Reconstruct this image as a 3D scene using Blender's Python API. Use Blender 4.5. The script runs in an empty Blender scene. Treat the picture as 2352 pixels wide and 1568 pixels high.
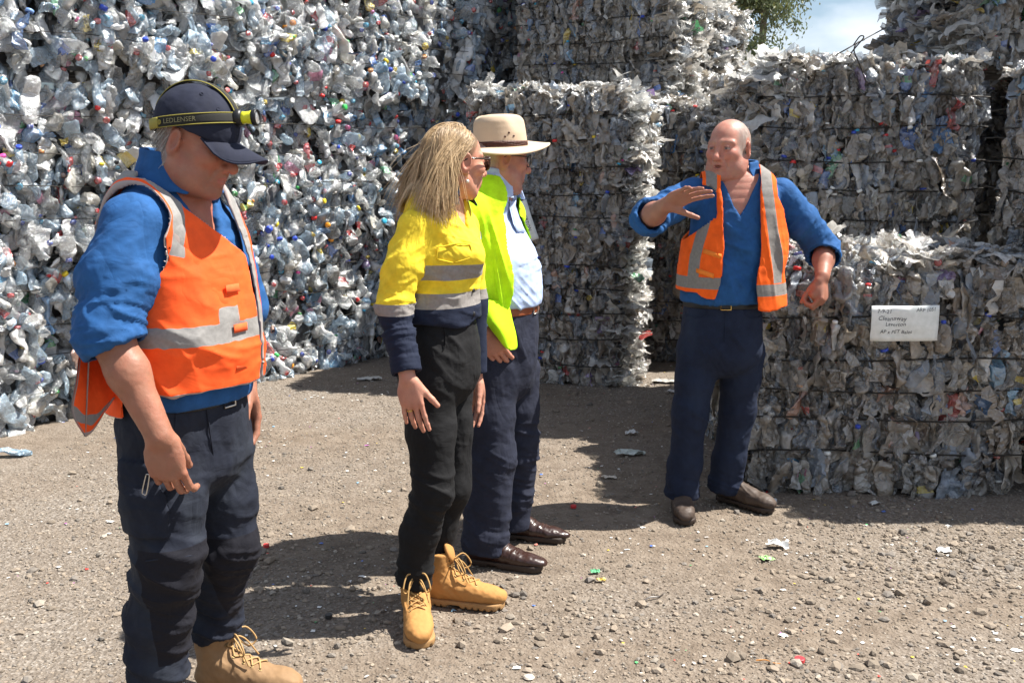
import bpy, math, random
import numpy as np
from mathutils import Vector, Matrix

C = bpy.context.scene.collection
SC = bpy.context.scene
# ------------------------------------------------------------------ camera, sky, sun, exposure
CAM_H, PITCH = 1.6, math.radians(10.0)
cam_d = bpy.data.cameras.new('camera'); cam_d.lens = 35; cam_d.sensor_width = 36; cam_d.clip_end = 4000; cam_d.clip_start = 0.05
cam = bpy.data.objects.new('camera', cam_d); C.objects.link(cam)
cam.location = (0, 0, CAM_H); cam.rotation_euler = (math.pi/2 - PITCH, 0, 0)
SC.camera = cam
SUN_EL, SUN_AZ = math.radians(57.5), math.radians(10)      # azimuth measured from +X towards +Y
sun_dir = Vector((math.cos(SUN_EL)*math.cos(SUN_AZ), math.cos(SUN_EL)*math.sin(SUN_AZ), math.sin(SUN_EL)))
sun_d = bpy.data.lights.new('sun', 'SUN'); sun_d.energy = 5.0; sun_d.angle = math.radians(0.5); sun_d.color = (1.0, 0.955, 0.88)
sun = bpy.data.objects.new('sun', sun_d); C.objects.link(sun); sun.location = (6, 2, 12)
sun.rotation_euler = (-sun_dir).to_track_quat('-Z', 'Y').to_euler()
world = bpy.data.worlds.new("World"); SC.world = world; world.use_nodes = True
wn = world.node_tree.nodes; wl = world.node_tree.links
for n in list(wn): wn.remove(n)
w_out = wn.new('ShaderNodeOutputWorld'); w_bg = wn.new('ShaderNodeBackground')
w_sky = wn.new('ShaderNodeTexSky'); w_sky.sky_type = 'NISHITA'; w_sky.sun_disc = False
w_sky.sun_elevation = SUN_EL; w_sky.sun_rotation = math.pi/2 - SUN_AZ
w_bg.inputs['Strength'].default_value = 0.06
# broken white cloud over the blue
w_tc = wn.new('ShaderNodeTexCoord'); w_map = wn.new('ShaderNodeMapping'); w_map.inputs['Scale'].default_value = (1, 1, 2.2)
w_nz = wn.new('ShaderNodeTexNoise'); w_nz.inputs['Scale'].default_value = 6.5; w_nz.inputs['Detail'].default_value = 7
w_rp = wn.new('ShaderNodeValToRGB'); w_rp.color_ramp.elements[0].position = 0.43; w_rp.color_ramp.elements[1].position = 0.70
w_mx = wn.new('ShaderNodeMixRGB'); w_mx.inputs[2].default_value = (8.5, 9.0, 9.8, 1)
wl.new(w_tc.outputs['Generated'], w_map.inputs['Vector']); wl.new(w_map.outputs[0], w_nz.inputs['Vector'])
wl.new(w_nz.outputs[0], w_rp.inputs[0]); wl.new(w_rp.outputs[0], w_mx.inputs[0])
wl.new(w_sky.outputs[0], w_mx.inputs[1]); wl.new(w_mx.outputs[0], w_bg.inputs['Color']); wl.new(w_bg.outputs[0], w_out.inputs[0])
SC.view_settings.view_transform = 'Standard'; SC.view_settings.look = 'None'
SC.view_settings.exposure = 1.2; SC.view_settings.gamma = 1
SC.cycles.transparent_max_bounces = 10; SC.cycles.max_bounces = 8; SC.cycles.diffuse_bounces = 4
SC.cycles.use_denoising = True

# ------------------------------------------------------------------ projection helpers (survey of the photograph, 2352 x 1568)
FPX = 2352*35/36
cP, sP = math.cos(PITCH), math.sin(PITCH)
def ray(x, y):
    a = (x-1176)/FPX; b = -(y-784)/FPX
    return np.array([a, cP + b*sP, -sP + b*cP])
def U(x, y, Y):
    """point of the plane at distance Y seen at photograph position x, y"""
    r = ray(x, y); return np.array([0, 0, CAM_H]) + r*(Y/r[1])
def G(x, y, z=0.0):
    r = ray(x, y); return np.array([0, 0, CAM_H]) + r*((z-CAM_H)/r[2])

# ------------------------------------------------------------------ scene tree helpers
def tag(o, label=None, cat=None, group=None, kind=None):
    if label: o['label'] = label
    if cat: o['category'] = cat
    if group: o['group'] = group
    if kind: o['kind'] = kind
    return o
def empty(name, loc=(0, 0, 0), rz=0.0, parent=None):
    o = bpy.data.objects.new(name, None); C.objects.link(o); o.location = loc; o.rotation_euler = (0, 0, rz)
    o.empty_display_size = 0.1
    if parent: o.parent = parent
    return o
def link(name, me, parent=None, loc=None):
    o = bpy.data.objects.new(name, me); C.objects.link(o)
    if parent: o.parent = parent
    if loc is not None: o.location = loc
    return o
def np_mesh(name, V, F, mats=(), smooth=True, mi=None, fcol=None, vattr=None):
    """V (n,3); F (m,k) array or list of arrays with equal k each; fcol (m,4) face colours; vattr {name:(n,) or (n,4)}"""
    me = bpy.data.meshes.new(name)
    Fs = F if isinstance(F, (list, tuple)) else [F]
    Fs = [np.asarray(f, dtype=np.int32) for f in Fs if len(f)]
    V = np.asarray(V, dtype=np.float32)
    me.vertices.add(len(V)); me.vertices.foreach_set('co', V.ravel())
    loops = np.concatenate([f.ravel() for f in Fs]); tot = np.concatenate([np.full(len(f), f.shape[1], np.int32) for f in Fs])
    st = np.concatenate([[0], np.cumsum(tot)[:-1]]).astype(np.int32)
    me.loops.add(len(loops)); me.loops.foreach_set('vertex_index', loops)
    me.polygons.add(len(tot)); me.polygons.foreach_set('loop_start', st); me.polygons.foreach_set('loop_total', tot)
    for m in mats: me.materials.append(m)
    if mi is not None: me.polygons.foreach_set('material_index', np.asarray(mi, np.int32))
    me.polygons.foreach_set('use_smooth', np.full(len(tot), smooth) if isinstance(smooth, bool) else np.asarray(smooth, bool))
    if fcol is not None:
        a = me.attributes.new('col', 'FLOAT_COLOR', 'FACE'); a.data.foreach_set('color', np.asarray(fcol, np.float32).ravel())
    for k, v in (vattr or {}).items():
        v = np.asarray(v, np.float32)
        if v.ndim == 1: a = me.attributes.new(k, 'FLOAT', 'POINT'); a.data.foreach_set('value', v)
        else: a = me.attributes.new(k, 'FLOAT_COLOR', 'POINT'); a.data.foreach_set('color', v.ravel())
    me.update(calc_edges=True)
    return me

# ------------------------------------------------------------------ numpy noise
def _h(i, j, k, s):
    n = (i.astype(np.int64)*374761393 + j.astype(np.int64)*668265263 + k.astype(np.int64)*2147483647 + s*1274126177) & 0xFFFFFFFF
    n = ((n ^ (n >> 13))*1274126177) & 0xFFFFFFFF
    n = ((n ^ (n >> 16))*2246822519) & 0xFFFFFFFF
    return ((n ^ (n >> 15)) & 0xFFFFFF).astype(np.float32)/8388608.0 - 1.0
def vnoise(P, s=0):
    P = np.asarray(P, np.float32); I = np.floor(P).astype(np.int64); f = P - I; f = f*f*(3-2*f)
    i, j, k = I[..., 0], I[..., 1], I[..., 2]; x, y, z = f[..., 0], f[..., 1], f[..., 2]
    def L(a, b, t): return a + (b-a)*t
    return L(L(L(_h(i,j,k,s), _h(i+1,j,k,s), x), L(_h(i,j+1,k,s), _h(i+1,j+1,k,s), x), y),
             L(L(_h(i,j,k+1,s), _h(i+1,j,k+1,s), x), L(_h(i,j+1,k+1,s), _h(i+1,j+1,k+1,s), x), y), z)
def fbm(P, s=0, o=3):
    r = 0; a = 1.0
    for q in range(o): r = r + a*vnoise(np.asarray(P)*(2.0**q) + 17.3*q, s+q); a *= 0.5
    return r

# ------------------------------------------------------------------ node material helper
class M:
    def __init__(s, name):
        s.m = bpy.data.materials.new(name); s.m.use_nodes = True; s.t = s.m.node_tree; s.t.nodes.clear()
        s.out = s.n('ShaderNodeOutputMaterial'); s.b = s.n('ShaderNodeBsdfPrincipled'); s.l(s.b.outputs[0], s.out.inputs[0])
    def n(s, t, **k):
        x = s.t.nodes.new(t)
        for a, v in k.items(): setattr(x, a, v)
        return x
    def l(s, a, b): s.t.links.new(a, b)
    def set(s, **k):
        for a, v in k.items(): s.b.inputs[a.replace('_', ' ')].default_value = v
        return s
    def attr(s, name):
        a = s.n('ShaderNodeAttribute'); a.attribute_name = name; return a
    def noise(s, scale, detail=4, rough=0.5, vec=None, kind='object', sc=None):
        x = s.n('ShaderNodeTexNoise'); x.inputs['Scale'].default_value = scale; x.inputs['Detail'].default_value = detail; x.inputs['Roughness'].default_value = rough
        s.vec(x, vec, sc); return x
    def vec(s, x, vec=None, sc=None):
        if vec is None:
            if not hasattr(s, 'tc'): s.tc = s.n('ShaderNodeTexCoord')
            vec = s.tc.outputs['Object']
        if sc:
            mp = s.n('ShaderNodeMapping'); mp.inputs['Scale'].default_value = sc; s.l(vec, mp.inputs[0]); vec = mp.outputs[0]
        s.l(vec, x.inputs['Vector'])
    def voro(s, scale, feature='F1', vec=None):
        x = s.n('ShaderNodeTexVoronoi'); x.feature = feature; x.inputs['Scale'].default_value = scale; s.vec(x, vec); return x
    def ramp(s, fac, stops, interp='LINEAR'):
        r = s.n('ShaderNodeValToRGB'); r.color_ramp.interpolation = interp; e = r.color_ramp.elements
        while len(e) < len(stops): e.new(0.5)
        for q, (p, c) in enumerate(stops):
            e[q].position = p; e[q].color = (c, c, c, 1) if isinstance(c, (int, float)) else tuple(c)+((1,) if len(c) == 3 else ())
        s.l(fac, r.inputs[0]); return r.outputs[0]
    def mix(s, fac, a, b, mode='MIX'):
        x = s.n('ShaderNodeMixRGB', blend_type=mode)
        for q, v in ((0, fac), (1, a), (2, b)):
            if hasattr(v, 'default_value') or hasattr(v, 'is_linked'): s.l(v, x.inputs[q])
            else: x.inputs[q].default_value = v if q == 0 else (tuple(v)+((1,) if len(v) == 3 else ()))
        return x.outputs[0]
    def math(s, op, a, b=0.0, clamp=False):
        x = s.n('ShaderNodeMath', operation=op, use_clamp=clamp)
        for q, v in ((0, a), (1, b)):
            if hasattr(v, 'is_linked'): s.l(v, x.inputs[q])
            else: x.inputs[q].default_value = v
        return x.outputs[0]
    def bump(s, h, strength=0.3, dist=0.01, prev=None):
        x = s.n('ShaderNodeBump'); x.inputs['Strength'].default_value = strength; x.inputs['Distance'].default_value = dist
        s.l(h, x.inputs['Height'])
        if prev is not None: s.l(prev, x.inputs['Normal'])
        return x.outputs[0]
    def col(s, v): s.l(v, s.b.inputs['Base Color']) if hasattr(v, 'is_linked') else s.set(Base_Color=tuple(v)+((1,) if len(v) == 3 else ())); return s
    def nrm(s, v): s.l(v, s.b.inputs['Normal']); return s

# ------------------------------------------------------------------ ground
m = M('gravel_dirt'); m.set(Roughness=0.95, Specular_IOR_Level=0.2)
n1 = m.noise(0.8, 5, 0.6); n2 = m.noise(9, 6, 0.65); n3 = m.noise(60, 4, 0.7); v1 = m.voro(48); v2 = m.voro(110)
dirt = m.ramp(n2.outputs[0], [(0.25, (.095, .070, .050)), (0.5, (.170, .133, .100)), (0.75, (.235, .192, .150))])
grit = m.ramp(v2.outputs['Color'], [(0.0, (.10, .082, .066)), (0.45, (.17, .145, .120)), (0.8, (.26, .228, .195)), (1.0, (.42, .395, .36))])
msk = m.ramp(n1.outputs[0], [(0.36, 0.10), (0.64, 0.90)])
msk = m.math('MULTIPLY', msk, m.math('SUBTRACT', 1.0, m.attr('packed').outputs['Fac']))
cc = m.mix(msk, dirt, grit)
cc = m.mix(m.ramp(n3.outputs[0], [(0.62, 0.0), (0.75, 0.55)]), cc, (.36, .33, .29))
m.col(cc)
hh = m.math('ADD', m.math('MULTIPLY', v1.outputs['Distance'], -0.6), m.math('MULTIPLY', n3.outputs[0], 0.5))
m.nrm(m.bump(v2.outputs['Distance'], 0.6, 0.006, m.bump(hh, 0.8, 0.012)))
MAT_GROUND = m.m
nx = 120
gx = np.concatenate([np.linspace(-60, -4.2, 12)[:-1], np.linspace(-4.2, 4.6, 110), np.linspace(4.6, 60, 12)[1:]])
gy = np.concatenate([np.linspace(-30, 1.5, 8)[:-1], np.linspace(1.5, 10.5, 120), np.linspace(10.5, 200, 14)[1:]])
XX, YY = np.meshgrid(gx, gy); P = np.stack([XX, YY, 0*XX], -1)
def ground_z(x, y):
    p = np.stack([np.asarray(x), np.asarray(y), 0*np.asarray(x)], -1)
    return 0.012*vnoise(p*1.1, 3) + 0.006*vnoise(p*4.0, 4)
P[..., 2] = ground_z(XX, YY)
nX, nY = len(gx), len(gy)
idx = np.arange(nX*nY).reshape(nY, nX)
Fq = np.stack([idx[:-1, :-1], idx[:-1, 1:], idx[1:, 1:], idx[1:, :-1]], -1).reshape(-1, 4)
def packed(x, y):     # where wheels and feet have packed the dirt
    a = np.exp(-(((x-.15)/1.25)**2 + ((y-4.5)/.95)**2)); t = np.exp(-((y-3.05-.22*x+.05*np.sin(x*2))/.16)**2)*.7 + np.exp(-((y-5.9-.10*x)/.30)**2)*.6
    return np.clip(np.maximum(a*.95, t), 0, .95)
g = link('ground', np_mesh('ground', P.reshape(-1, 3), Fq, [MAT_GROUND], vattr={'packed': packed(XX, YY).ravel()})); tag(g, kind='structure')
# ------------------------------------------------------------------ crushed plastic
def catmull_(A, n=8):
    A = np.asarray(A, float); A = np.concatenate([[2*A[0]-A[1]], A, [2*A[-1]-A[-2]]]); out = []
    for i in range(1, len(A)-2):
        for t in np.linspace(0, 1, n, endpoint=False):
            a, b, c, d = A[i-1:i+3]; out.append(.5*(2*b + (c-a)*t + (2*a-5*b+4*c-d)*t*t + (3*b-a-3*c+d)*t**3))
    out.append(A[-2]); return np.array(out)
def plastic_mat(name, film=False, clear=False):
    m = M(name); a = m.attr('col')
    nz = m.noise(38, 3, 0.6, kind='object'); vz = m.voro(30)
    m.set(Roughness=0.10 if not film else 0.20, Specular_IOR_Level=0.85 if not film else .65, IOR=1.5)
    dirt = m.noise(7, 4, 0.6)
    c = m.mix(m.ramp(dirt.outputs[0], [(0.40, 0.0), (0.72, 0.55 if film else 0.18)]), a.outputs['Color'], (.20, .145, .095))
    m.col(c)
    n5 = m.noise(55, 3, .6); n5.inputs['Distortion'].default_value = .8; rid = m.math('ABSOLUTE', m.math('SUBTRACT', n5.outputs[0], .5)); n6 = m.noise(22, 2); n6.inputs['Distortion'].default_value = .5; rid2 = m.math('ABSOLUTE', m.math('SUBTRACT', n6.outputs[0], .5))
    n7 = m.noise(120, 3, .6); n7.inputs['Distortion'].default_value = 1.0
    nb = m.bump(n7.outputs[0], .55, .006, m.bump(rid, .85, .012, m.bump(rid2, .75, .026)))
    m.nrm(nb)
    tr = m.n('ShaderNodeBsdfTranslucent'); m.l(c, tr.inputs[0])
    gl = m.n('ShaderNodeBsdfGlossy'); gl.inputs['Roughness'].default_value = .13 if not film else .17; gl.inputs['Color'].default_value = (.9, .92, .94, 1); m.l(nb, gl.inputs['Normal'])
    m0 = m.n('ShaderNodeMixShader'); m0.inputs[0].default_value = .34 if not film else .26; m.l(m.b.outputs[0], m0.inputs[1]); m.l(gl.outputs[0], m0.inputs[2])
    mx = m.n('ShaderNodeMixShader'); mx.inputs[0].default_value = 0.26; m.l(m0.outputs[0], mx.inputs[1]); m.l(tr.outputs[0], mx.inputs[2])
    if not clear:
        m.l(mx.outputs[0], m.out.inputs[0]); return m.m
    tp = m.n('ShaderNodeBsdfTransparent'); tp.inputs[0].default_value = (.93, .95, .96, 1)
    lw = m.n('ShaderNodeLayerWeight'); lw.inputs[0].default_value = .35
    al = m.math('ADD', a.outputs['Alpha'], m.math('MULTIPLY', lw.outputs['Facing'], .55), True)
    m2 = m.n('ShaderNodeMixShader'); m.l(al, m2.inputs[0]); m.l(tp.outputs[0], m2.inputs[1]); m.l(mx.outputs[0], m2.inputs[2])
    m.l(m2.outputs[0], m.out.inputs[0])
    return m.m
MAT_PL = [plastic_mat('crushed_plastic'), plastic_mat('clear_crushed_plastic', False, True)]; MAT_FILM = [plastic_mat('dirty_crushed_plastic', True), plastic_mat('clear_dirty_plastic', True, True)]
m = M('cap_plastic'); m.col(m.attr('col').outputs['Color']); m.set(Roughness=0.35); MAT_CAP = m.m
m = M('baling_wire_steel'); m.set(Base_Color=(.03, .026, .022, 1), Roughness=0.55, Metallic=0.6); MAT_WIRE = m.m
m = M('bale_gap_shade'); nz = m.noise(14, 4); vz = m.voro(11)  # near-black mottle: the shade deep between the pieces, painted as colour
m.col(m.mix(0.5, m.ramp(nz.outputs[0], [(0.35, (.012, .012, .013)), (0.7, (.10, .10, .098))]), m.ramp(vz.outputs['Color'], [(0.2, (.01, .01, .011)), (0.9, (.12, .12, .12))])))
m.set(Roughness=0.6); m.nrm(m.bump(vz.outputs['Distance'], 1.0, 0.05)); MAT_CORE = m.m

def grid_faces(r, c, wrap=True):
    i = np.arange(r*c).reshape(r, c)
    if wrap: j = np.roll(i, -1, 1); return np.stack([i[:-1], j[:-1], j[1:], i[1:]], -1).reshape(-1, 4)
    return np.stack([i[:-1, :-1], i[:-1, 1:], i[1:, 1:], i[1:, :-1]], -1).reshape(-1, 4)

def crumple(V, rng, amp, sc, off):
    d = np.stack([vnoise(V*sc + off + 31*q, 5+q) for q in range(3)], -1)
    return V + amp*d
NS = 12
def proto_bottle(rng, L, R, flat, cap=True, jug=False, bendk=.4):
    n, r = NS, (24 if bendk > .15 else 17)
    t = np.linspace(0, 1, r)
    prof = np.interp(t, [0, .03, .07, .3, .32, .45, .47, .76, .87, .93, .95, 1.0],
                        [.3, .85, 1, 1, .90, .90, 1, 1, .80, .42, .36, .36] if not jug else [.3, .9, 1, 1, 1, 1, 1, 1, .85, .3, .3, .3])
    a = np.linspace(0, 2*np.pi, n, endpoint=False)
    if bendk > .15 and rng.random() < .6: prof = prof*(1 - .055*(np.cos(t*2*np.pi*rng.uniform(6, 9)) > .2)*(t > .12)*(t < .72))
    ring = np.stack([np.cos(a), np.sin(a)], -1)
    if jug: ring = np.sign(ring)*np.abs(ring)**0.6
    V = np.concatenate([ring[None]*prof[:, None, None]*R, np.repeat((t*L - L/2)[:, None, None], n, 1)], -1).reshape(-1, 3)
    F = grid_faces(r, n)
    ft = np.repeat(np.arange(r-1), n)/(r-1)
    cls = np.zeros(len(F), int)
    lab0 = rng.uniform(.2, .35); cls[(ft > lab0) & (ft < lab0 + rng.uniform(.18, .3))] = 1
    body = V.copy()
    # crush: flatten, dents, fold, crumple
    def crush(V):
        V = V.copy(); w = np.clip((0.80 - (V[:, 2]/L + .5))/.2, 0.0, 1)*0.85 + .15
        V[:, 0] *= 1 - w*(1-flat); V[:, 1] *= 1 + w*(1-flat)*0.38
        return V
    V = crush(V)
    for q in range(5):
        z0 = rng.uniform(-.45, .35)*L; ang = rng.uniform(0, 6.28); d = np.array([math.cos(ang), math.sin(ang), rng.uniform(-.4, .4)])
        c = np.array([0, 0, z0]) + d*R*.9; s = rng.uniform(.25, .6)*R*1.6
        w = np.exp(-((V-c)**2).sum(1)/(2*s*s)); V = V - d*(w*R*rng.uniform(.5, 1.1))[:, None]
    # flat facets where the walls were pressed in, with creases between them
    for q in range(9):
        d = rng.normal(0, 1, 3)*[1, 1, .45]; d /= np.linalg.norm(d); z0 = np.array([0, 0, rng.uniform(-.45, .35)*L])
        h = (V - z0) @ d; lim = np.quantile(h, rng.uniform(.72, .93)); near = np.exp(-((V[:, 2]-z0[2])/(L*.28))**2)
        V = V - d*(np.maximum(0, h-lim)*near*rng.uniform(.8, 1.35))[:, None]
    V = crumple(V, rng, R*.15, 1/(R*.9), rng.uniform(0, 50)); V = crumple(V, rng, R*.11, 1/(R*.42), rng.uniform(0, 50))
    def bend(V, k, ax):
        z = V[:, 2]; th = k*z/L; x = V[:, ax]
        o = V.copy(); o[:, ax] = x*np.cos(th) + z*np.sin(th)*.9; o[:, 2] = z*np.cos(th) - x*np.sin(th); return o
    k1, k2 = rng.normal(0, bendk), rng.normal(0, bendk*.6)
    V = bend(bend(V, k1, 0), k2, 1)
    capm = None
    if cap:
        rc = R*.36; tz = np.array([.925, .925, 1.0, 1.012]); rr = np.array([rc*.9, rc, rc, rc*.8])
        CV = np.concatenate([np.stack([np.cos(a), np.sin(a)], -1)[None]*rr[:, None, None], np.repeat((tz*L - L/2)[:, None, None], n, 1)], -1).reshape(-1, 3)
        CV = bend(bend(CV, k1, 0), k2, 1)
        # follow the neck of the crushed body
        nk = V.reshape(r, n, 3)[-2:].mean((0, 1)); c0 = CV.reshape(4, n, 3)[1:3].mean((0, 1)); CV = CV + (nk-c0) 
        top = np.arange(3*n, 4*n)
        capm = (CV, grid_faces(4, n), top)
    return dict(V=V, F=F, cls=cls, cap=capm)
def proto_sheet(rng, w, h, pleat, bend=.8):
    r, c = 11, 8
    u, v = np.meshgrid(np.linspace(-.5, .5, c), np.linspace(-.5, .5, r))
    edge = 1 + .25*vnoise(np.stack([u*3, v*3, 0*u + rng.uniform(0, 99)], -1), 2)
    V = np.stack([u*w*edge, 0*u, v*h*edge], -1)
    for q in range(4):      # sharp pleats and creases
        a = rng.normal(0, .35) if q < 2 else rng.uniform(0, 3.14); t = (u*math.cos(a) + v*math.sin(a)*1.4)*rng.uniform(2.0, 5.5) + rng.uniform(0, 9)
        V[..., 1] += pleat*(1.0, .8, .5, .4)[q]*(np.abs((t % 2)-1)*2-1)
    V = V.reshape(-1, 3)
    V = crumple(V, rng, .022, 16, rng.uniform(0, 50)); V = crumple(V, rng, .013, 45, rng.uniform(0, 50))
    th = rng.normal(0, bend); z = V[:, 2]; y = V[:, 1]; k = z*th/h
    V[:, 1] = y*np.cos(k) + z*np.sin(k); V[:, 2] = z*np.cos(k) - y*np.sin(k)
    F = grid_faces(r, c, False); cls = np.zeros(len(F), int)
    fr = np.repeat(np.arange(r-1), c-1)/(r-1.0); fc = np.tile(np.arange(c-1), r-1)/(c-1.0)
    if rng.random() < .4: cls[(fr > .3) & (fr < .6) & (fc > .25) & (fc < .75)] = 1
    return dict(V=V, F=F, cls=cls, cap=None)
prng = np.random.default_rng(11)
PROTO_B = [proto_bottle(prng, prng.uniform(.14, .21), prng.uniform(.036, .050), prng.uniform(.28, .75), prng.random() < .75, prng.random() < .35, .22) for _ in range(26)] + \
          [proto_bottle(prng, prng.uniform(.20, .27), prng.uniform(.042, .052), prng.uniform(.3, .7), prng.random() < .6, True) for _ in range(7)]
PROTO_F = [proto_bottle(prng, prng.uniform(.13, .20), prng.uniform(.034, .052), prng.uniform(.08, .26), prng.random() < .35, True, .14) for _ in range(18)] + \
          [proto_sheet(prng, prng.uniform(.06, .13), prng.uniform(.11, .19), prng.uniform(.006, .016), .25) for _ in range(26)]
PROTO_S = [proto_sheet(prng, prng.uniform(.06, .12), prng.uniform(.12, .24), prng.uniform(.003, .012)) for _ in range(14)]
CAPC = [(.62, .03, .03)]*5 + [(.03, .07, .45)]*4 + [(.75, .75, .72)]*4 + [(.04, .35, .55)]*3 + [(.8, .30, .02), (.05, .45, .10), (.75, .55, .03), (.02, .02, .02), (.65, .08, .30)]
LABC = [(.05, .16, .55), (.60, .05, .05), (.75, .58, .05), (.70, .70, .68), (.12, .38, .62), (.06, .40, .14), (.02, .02, .03), (.65, .25, .40)]
SATC = [(.05, .17, .50), (.06, .24, .55), (.20, .44, .66), (.55, .05, .05), (.65, .48, .06), (.05, .30, .12), (.72, .72, .70), (.03, .03, .035), (.55, .30, .22), (.30, .20, .45)]
def body_col(rng, style):
    """(r, g, b, alpha) of one piece"""
    k = rng.random()
    if style == 'clear':
        v = rng.uniform(.42, .84)
        if k < .50: return (v, v*1.01, v*1.01, rng.uniform(.24, .50))
        if k < .62: return (v, v*.99, v*.965, 1.0)
        if k < .85: return (v*.66, v*.86, v*1.04, 1.0 if rng.random() < .3 else .42)
        if k < .93: return (v*.94, v*.90, v*.80, 1.0 if rng.random() < .6 else .6)
        if k < .945: return (.13, .30, .55, .75)
        if k < .985: return (.86, .86, .86, 1.0)
        c = SATC[rng.integers(len(SATC))]; return c + (1.0,)
    if style == 'white': v = rng.uniform(.55, .88); return (v, v*.985, v*.94, rng.uniform(.4, .8))  # pale film ends, with sunlit brightness put into their colour
    v = rng.uniform(.15, .58) if style == 'dirty' else rng.uniform(.18, .58)
    if k < .32: return (v, v*.89, v*.73, 1.0)
    if k < .58: return (v*1.15, v*1.08, v*.97, rng.uniform(.45, .7))
    if k < .74: return (v*.72, v*.86, v*1.05, .6)
    if k < .86: return (v*.82, v*.67, v*.50, .8)
    if k < .90: return (.10, .10, .105, 1.0)
    if k < .945: return (.64, .63, .60, 1.0)
    c = SATC[rng.integers(len(SATC))]; return c + (1.0,)
def colours(p, rng, style):
    b = np.array(body_col(rng, style)); l = np.array(LABC[rng.integers(len(LABC))] + (1.0,))
    if rng.random() > (.17 if style == 'clear' else .09): l = b
    return np.where(p['cls'][:, None] == 1, l[None], b[None])
def rotm(x, y, z):
    return np.stack([x, y, z], 1)
_variant = {}
def variant_mesh(pool, k, rng, style):
    key = (id(pool), k, int(rng.integers(4)), style)
    if key not in _variant:
        p = pool[k]; r2 = np.random.default_rng(abs(hash(key[1:3])) % 10000 + len(_variant))
        while True:
            fc = colours(p, r2, style)
            if r2.random() < .5 or fc[:, :3].std() > .05 or np.ptp(fc[0, :3]) > .15: break
        me = np_mesh('crushed_bottle', p['V'], p['F'], MAT_PL if style == 'clear' else MAT_FILM, fcol=fc, mi=fc[:, 3] < .9, smooth=True)
        cm = None
        if p['cap']:
            cv, cf, top = p['cap']; cc = CAPC[r2.integers(len(CAPC))] + (1,)
            cm = np_mesh('bottle_cap', cv, [cf, top[None]], [MAT_CAP], fcol=np.tile(cc, (len(cf)+1, 1)))
        _variant[key] = (me, cm)
    return _variant[key]

def tube(pts, rad, n=5):
    P = np.asarray(pts, float); T = np.gradient(P, axis=0); T /= np.linalg.norm(T, axis=1)[:, None] + 1e-9
    up = np.array([0.1, .2, 1.0]); A = np.cross(T, up); bad = np.linalg.norm(A, axis=1) < 1e-3; A[bad] = np.cross(T[bad], [1, 0, 0]); A /= np.linalg.norm(A, axis=1)[:, None]
    B = np.cross(T, A); a = np.linspace(0, 2*np.pi, n, endpoint=False)
    rad = np.broadcast_to(np.asarray(rad, float), (len(P),))
    V = P[:, None] + rad[:, None, None]*(np.cos(a)[None, :, None]*A[:, None] + np.sin(a)[None, :, None]*B[:, None])
    return V.reshape(-1, 3), grid_faces(len(P), n)

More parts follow.
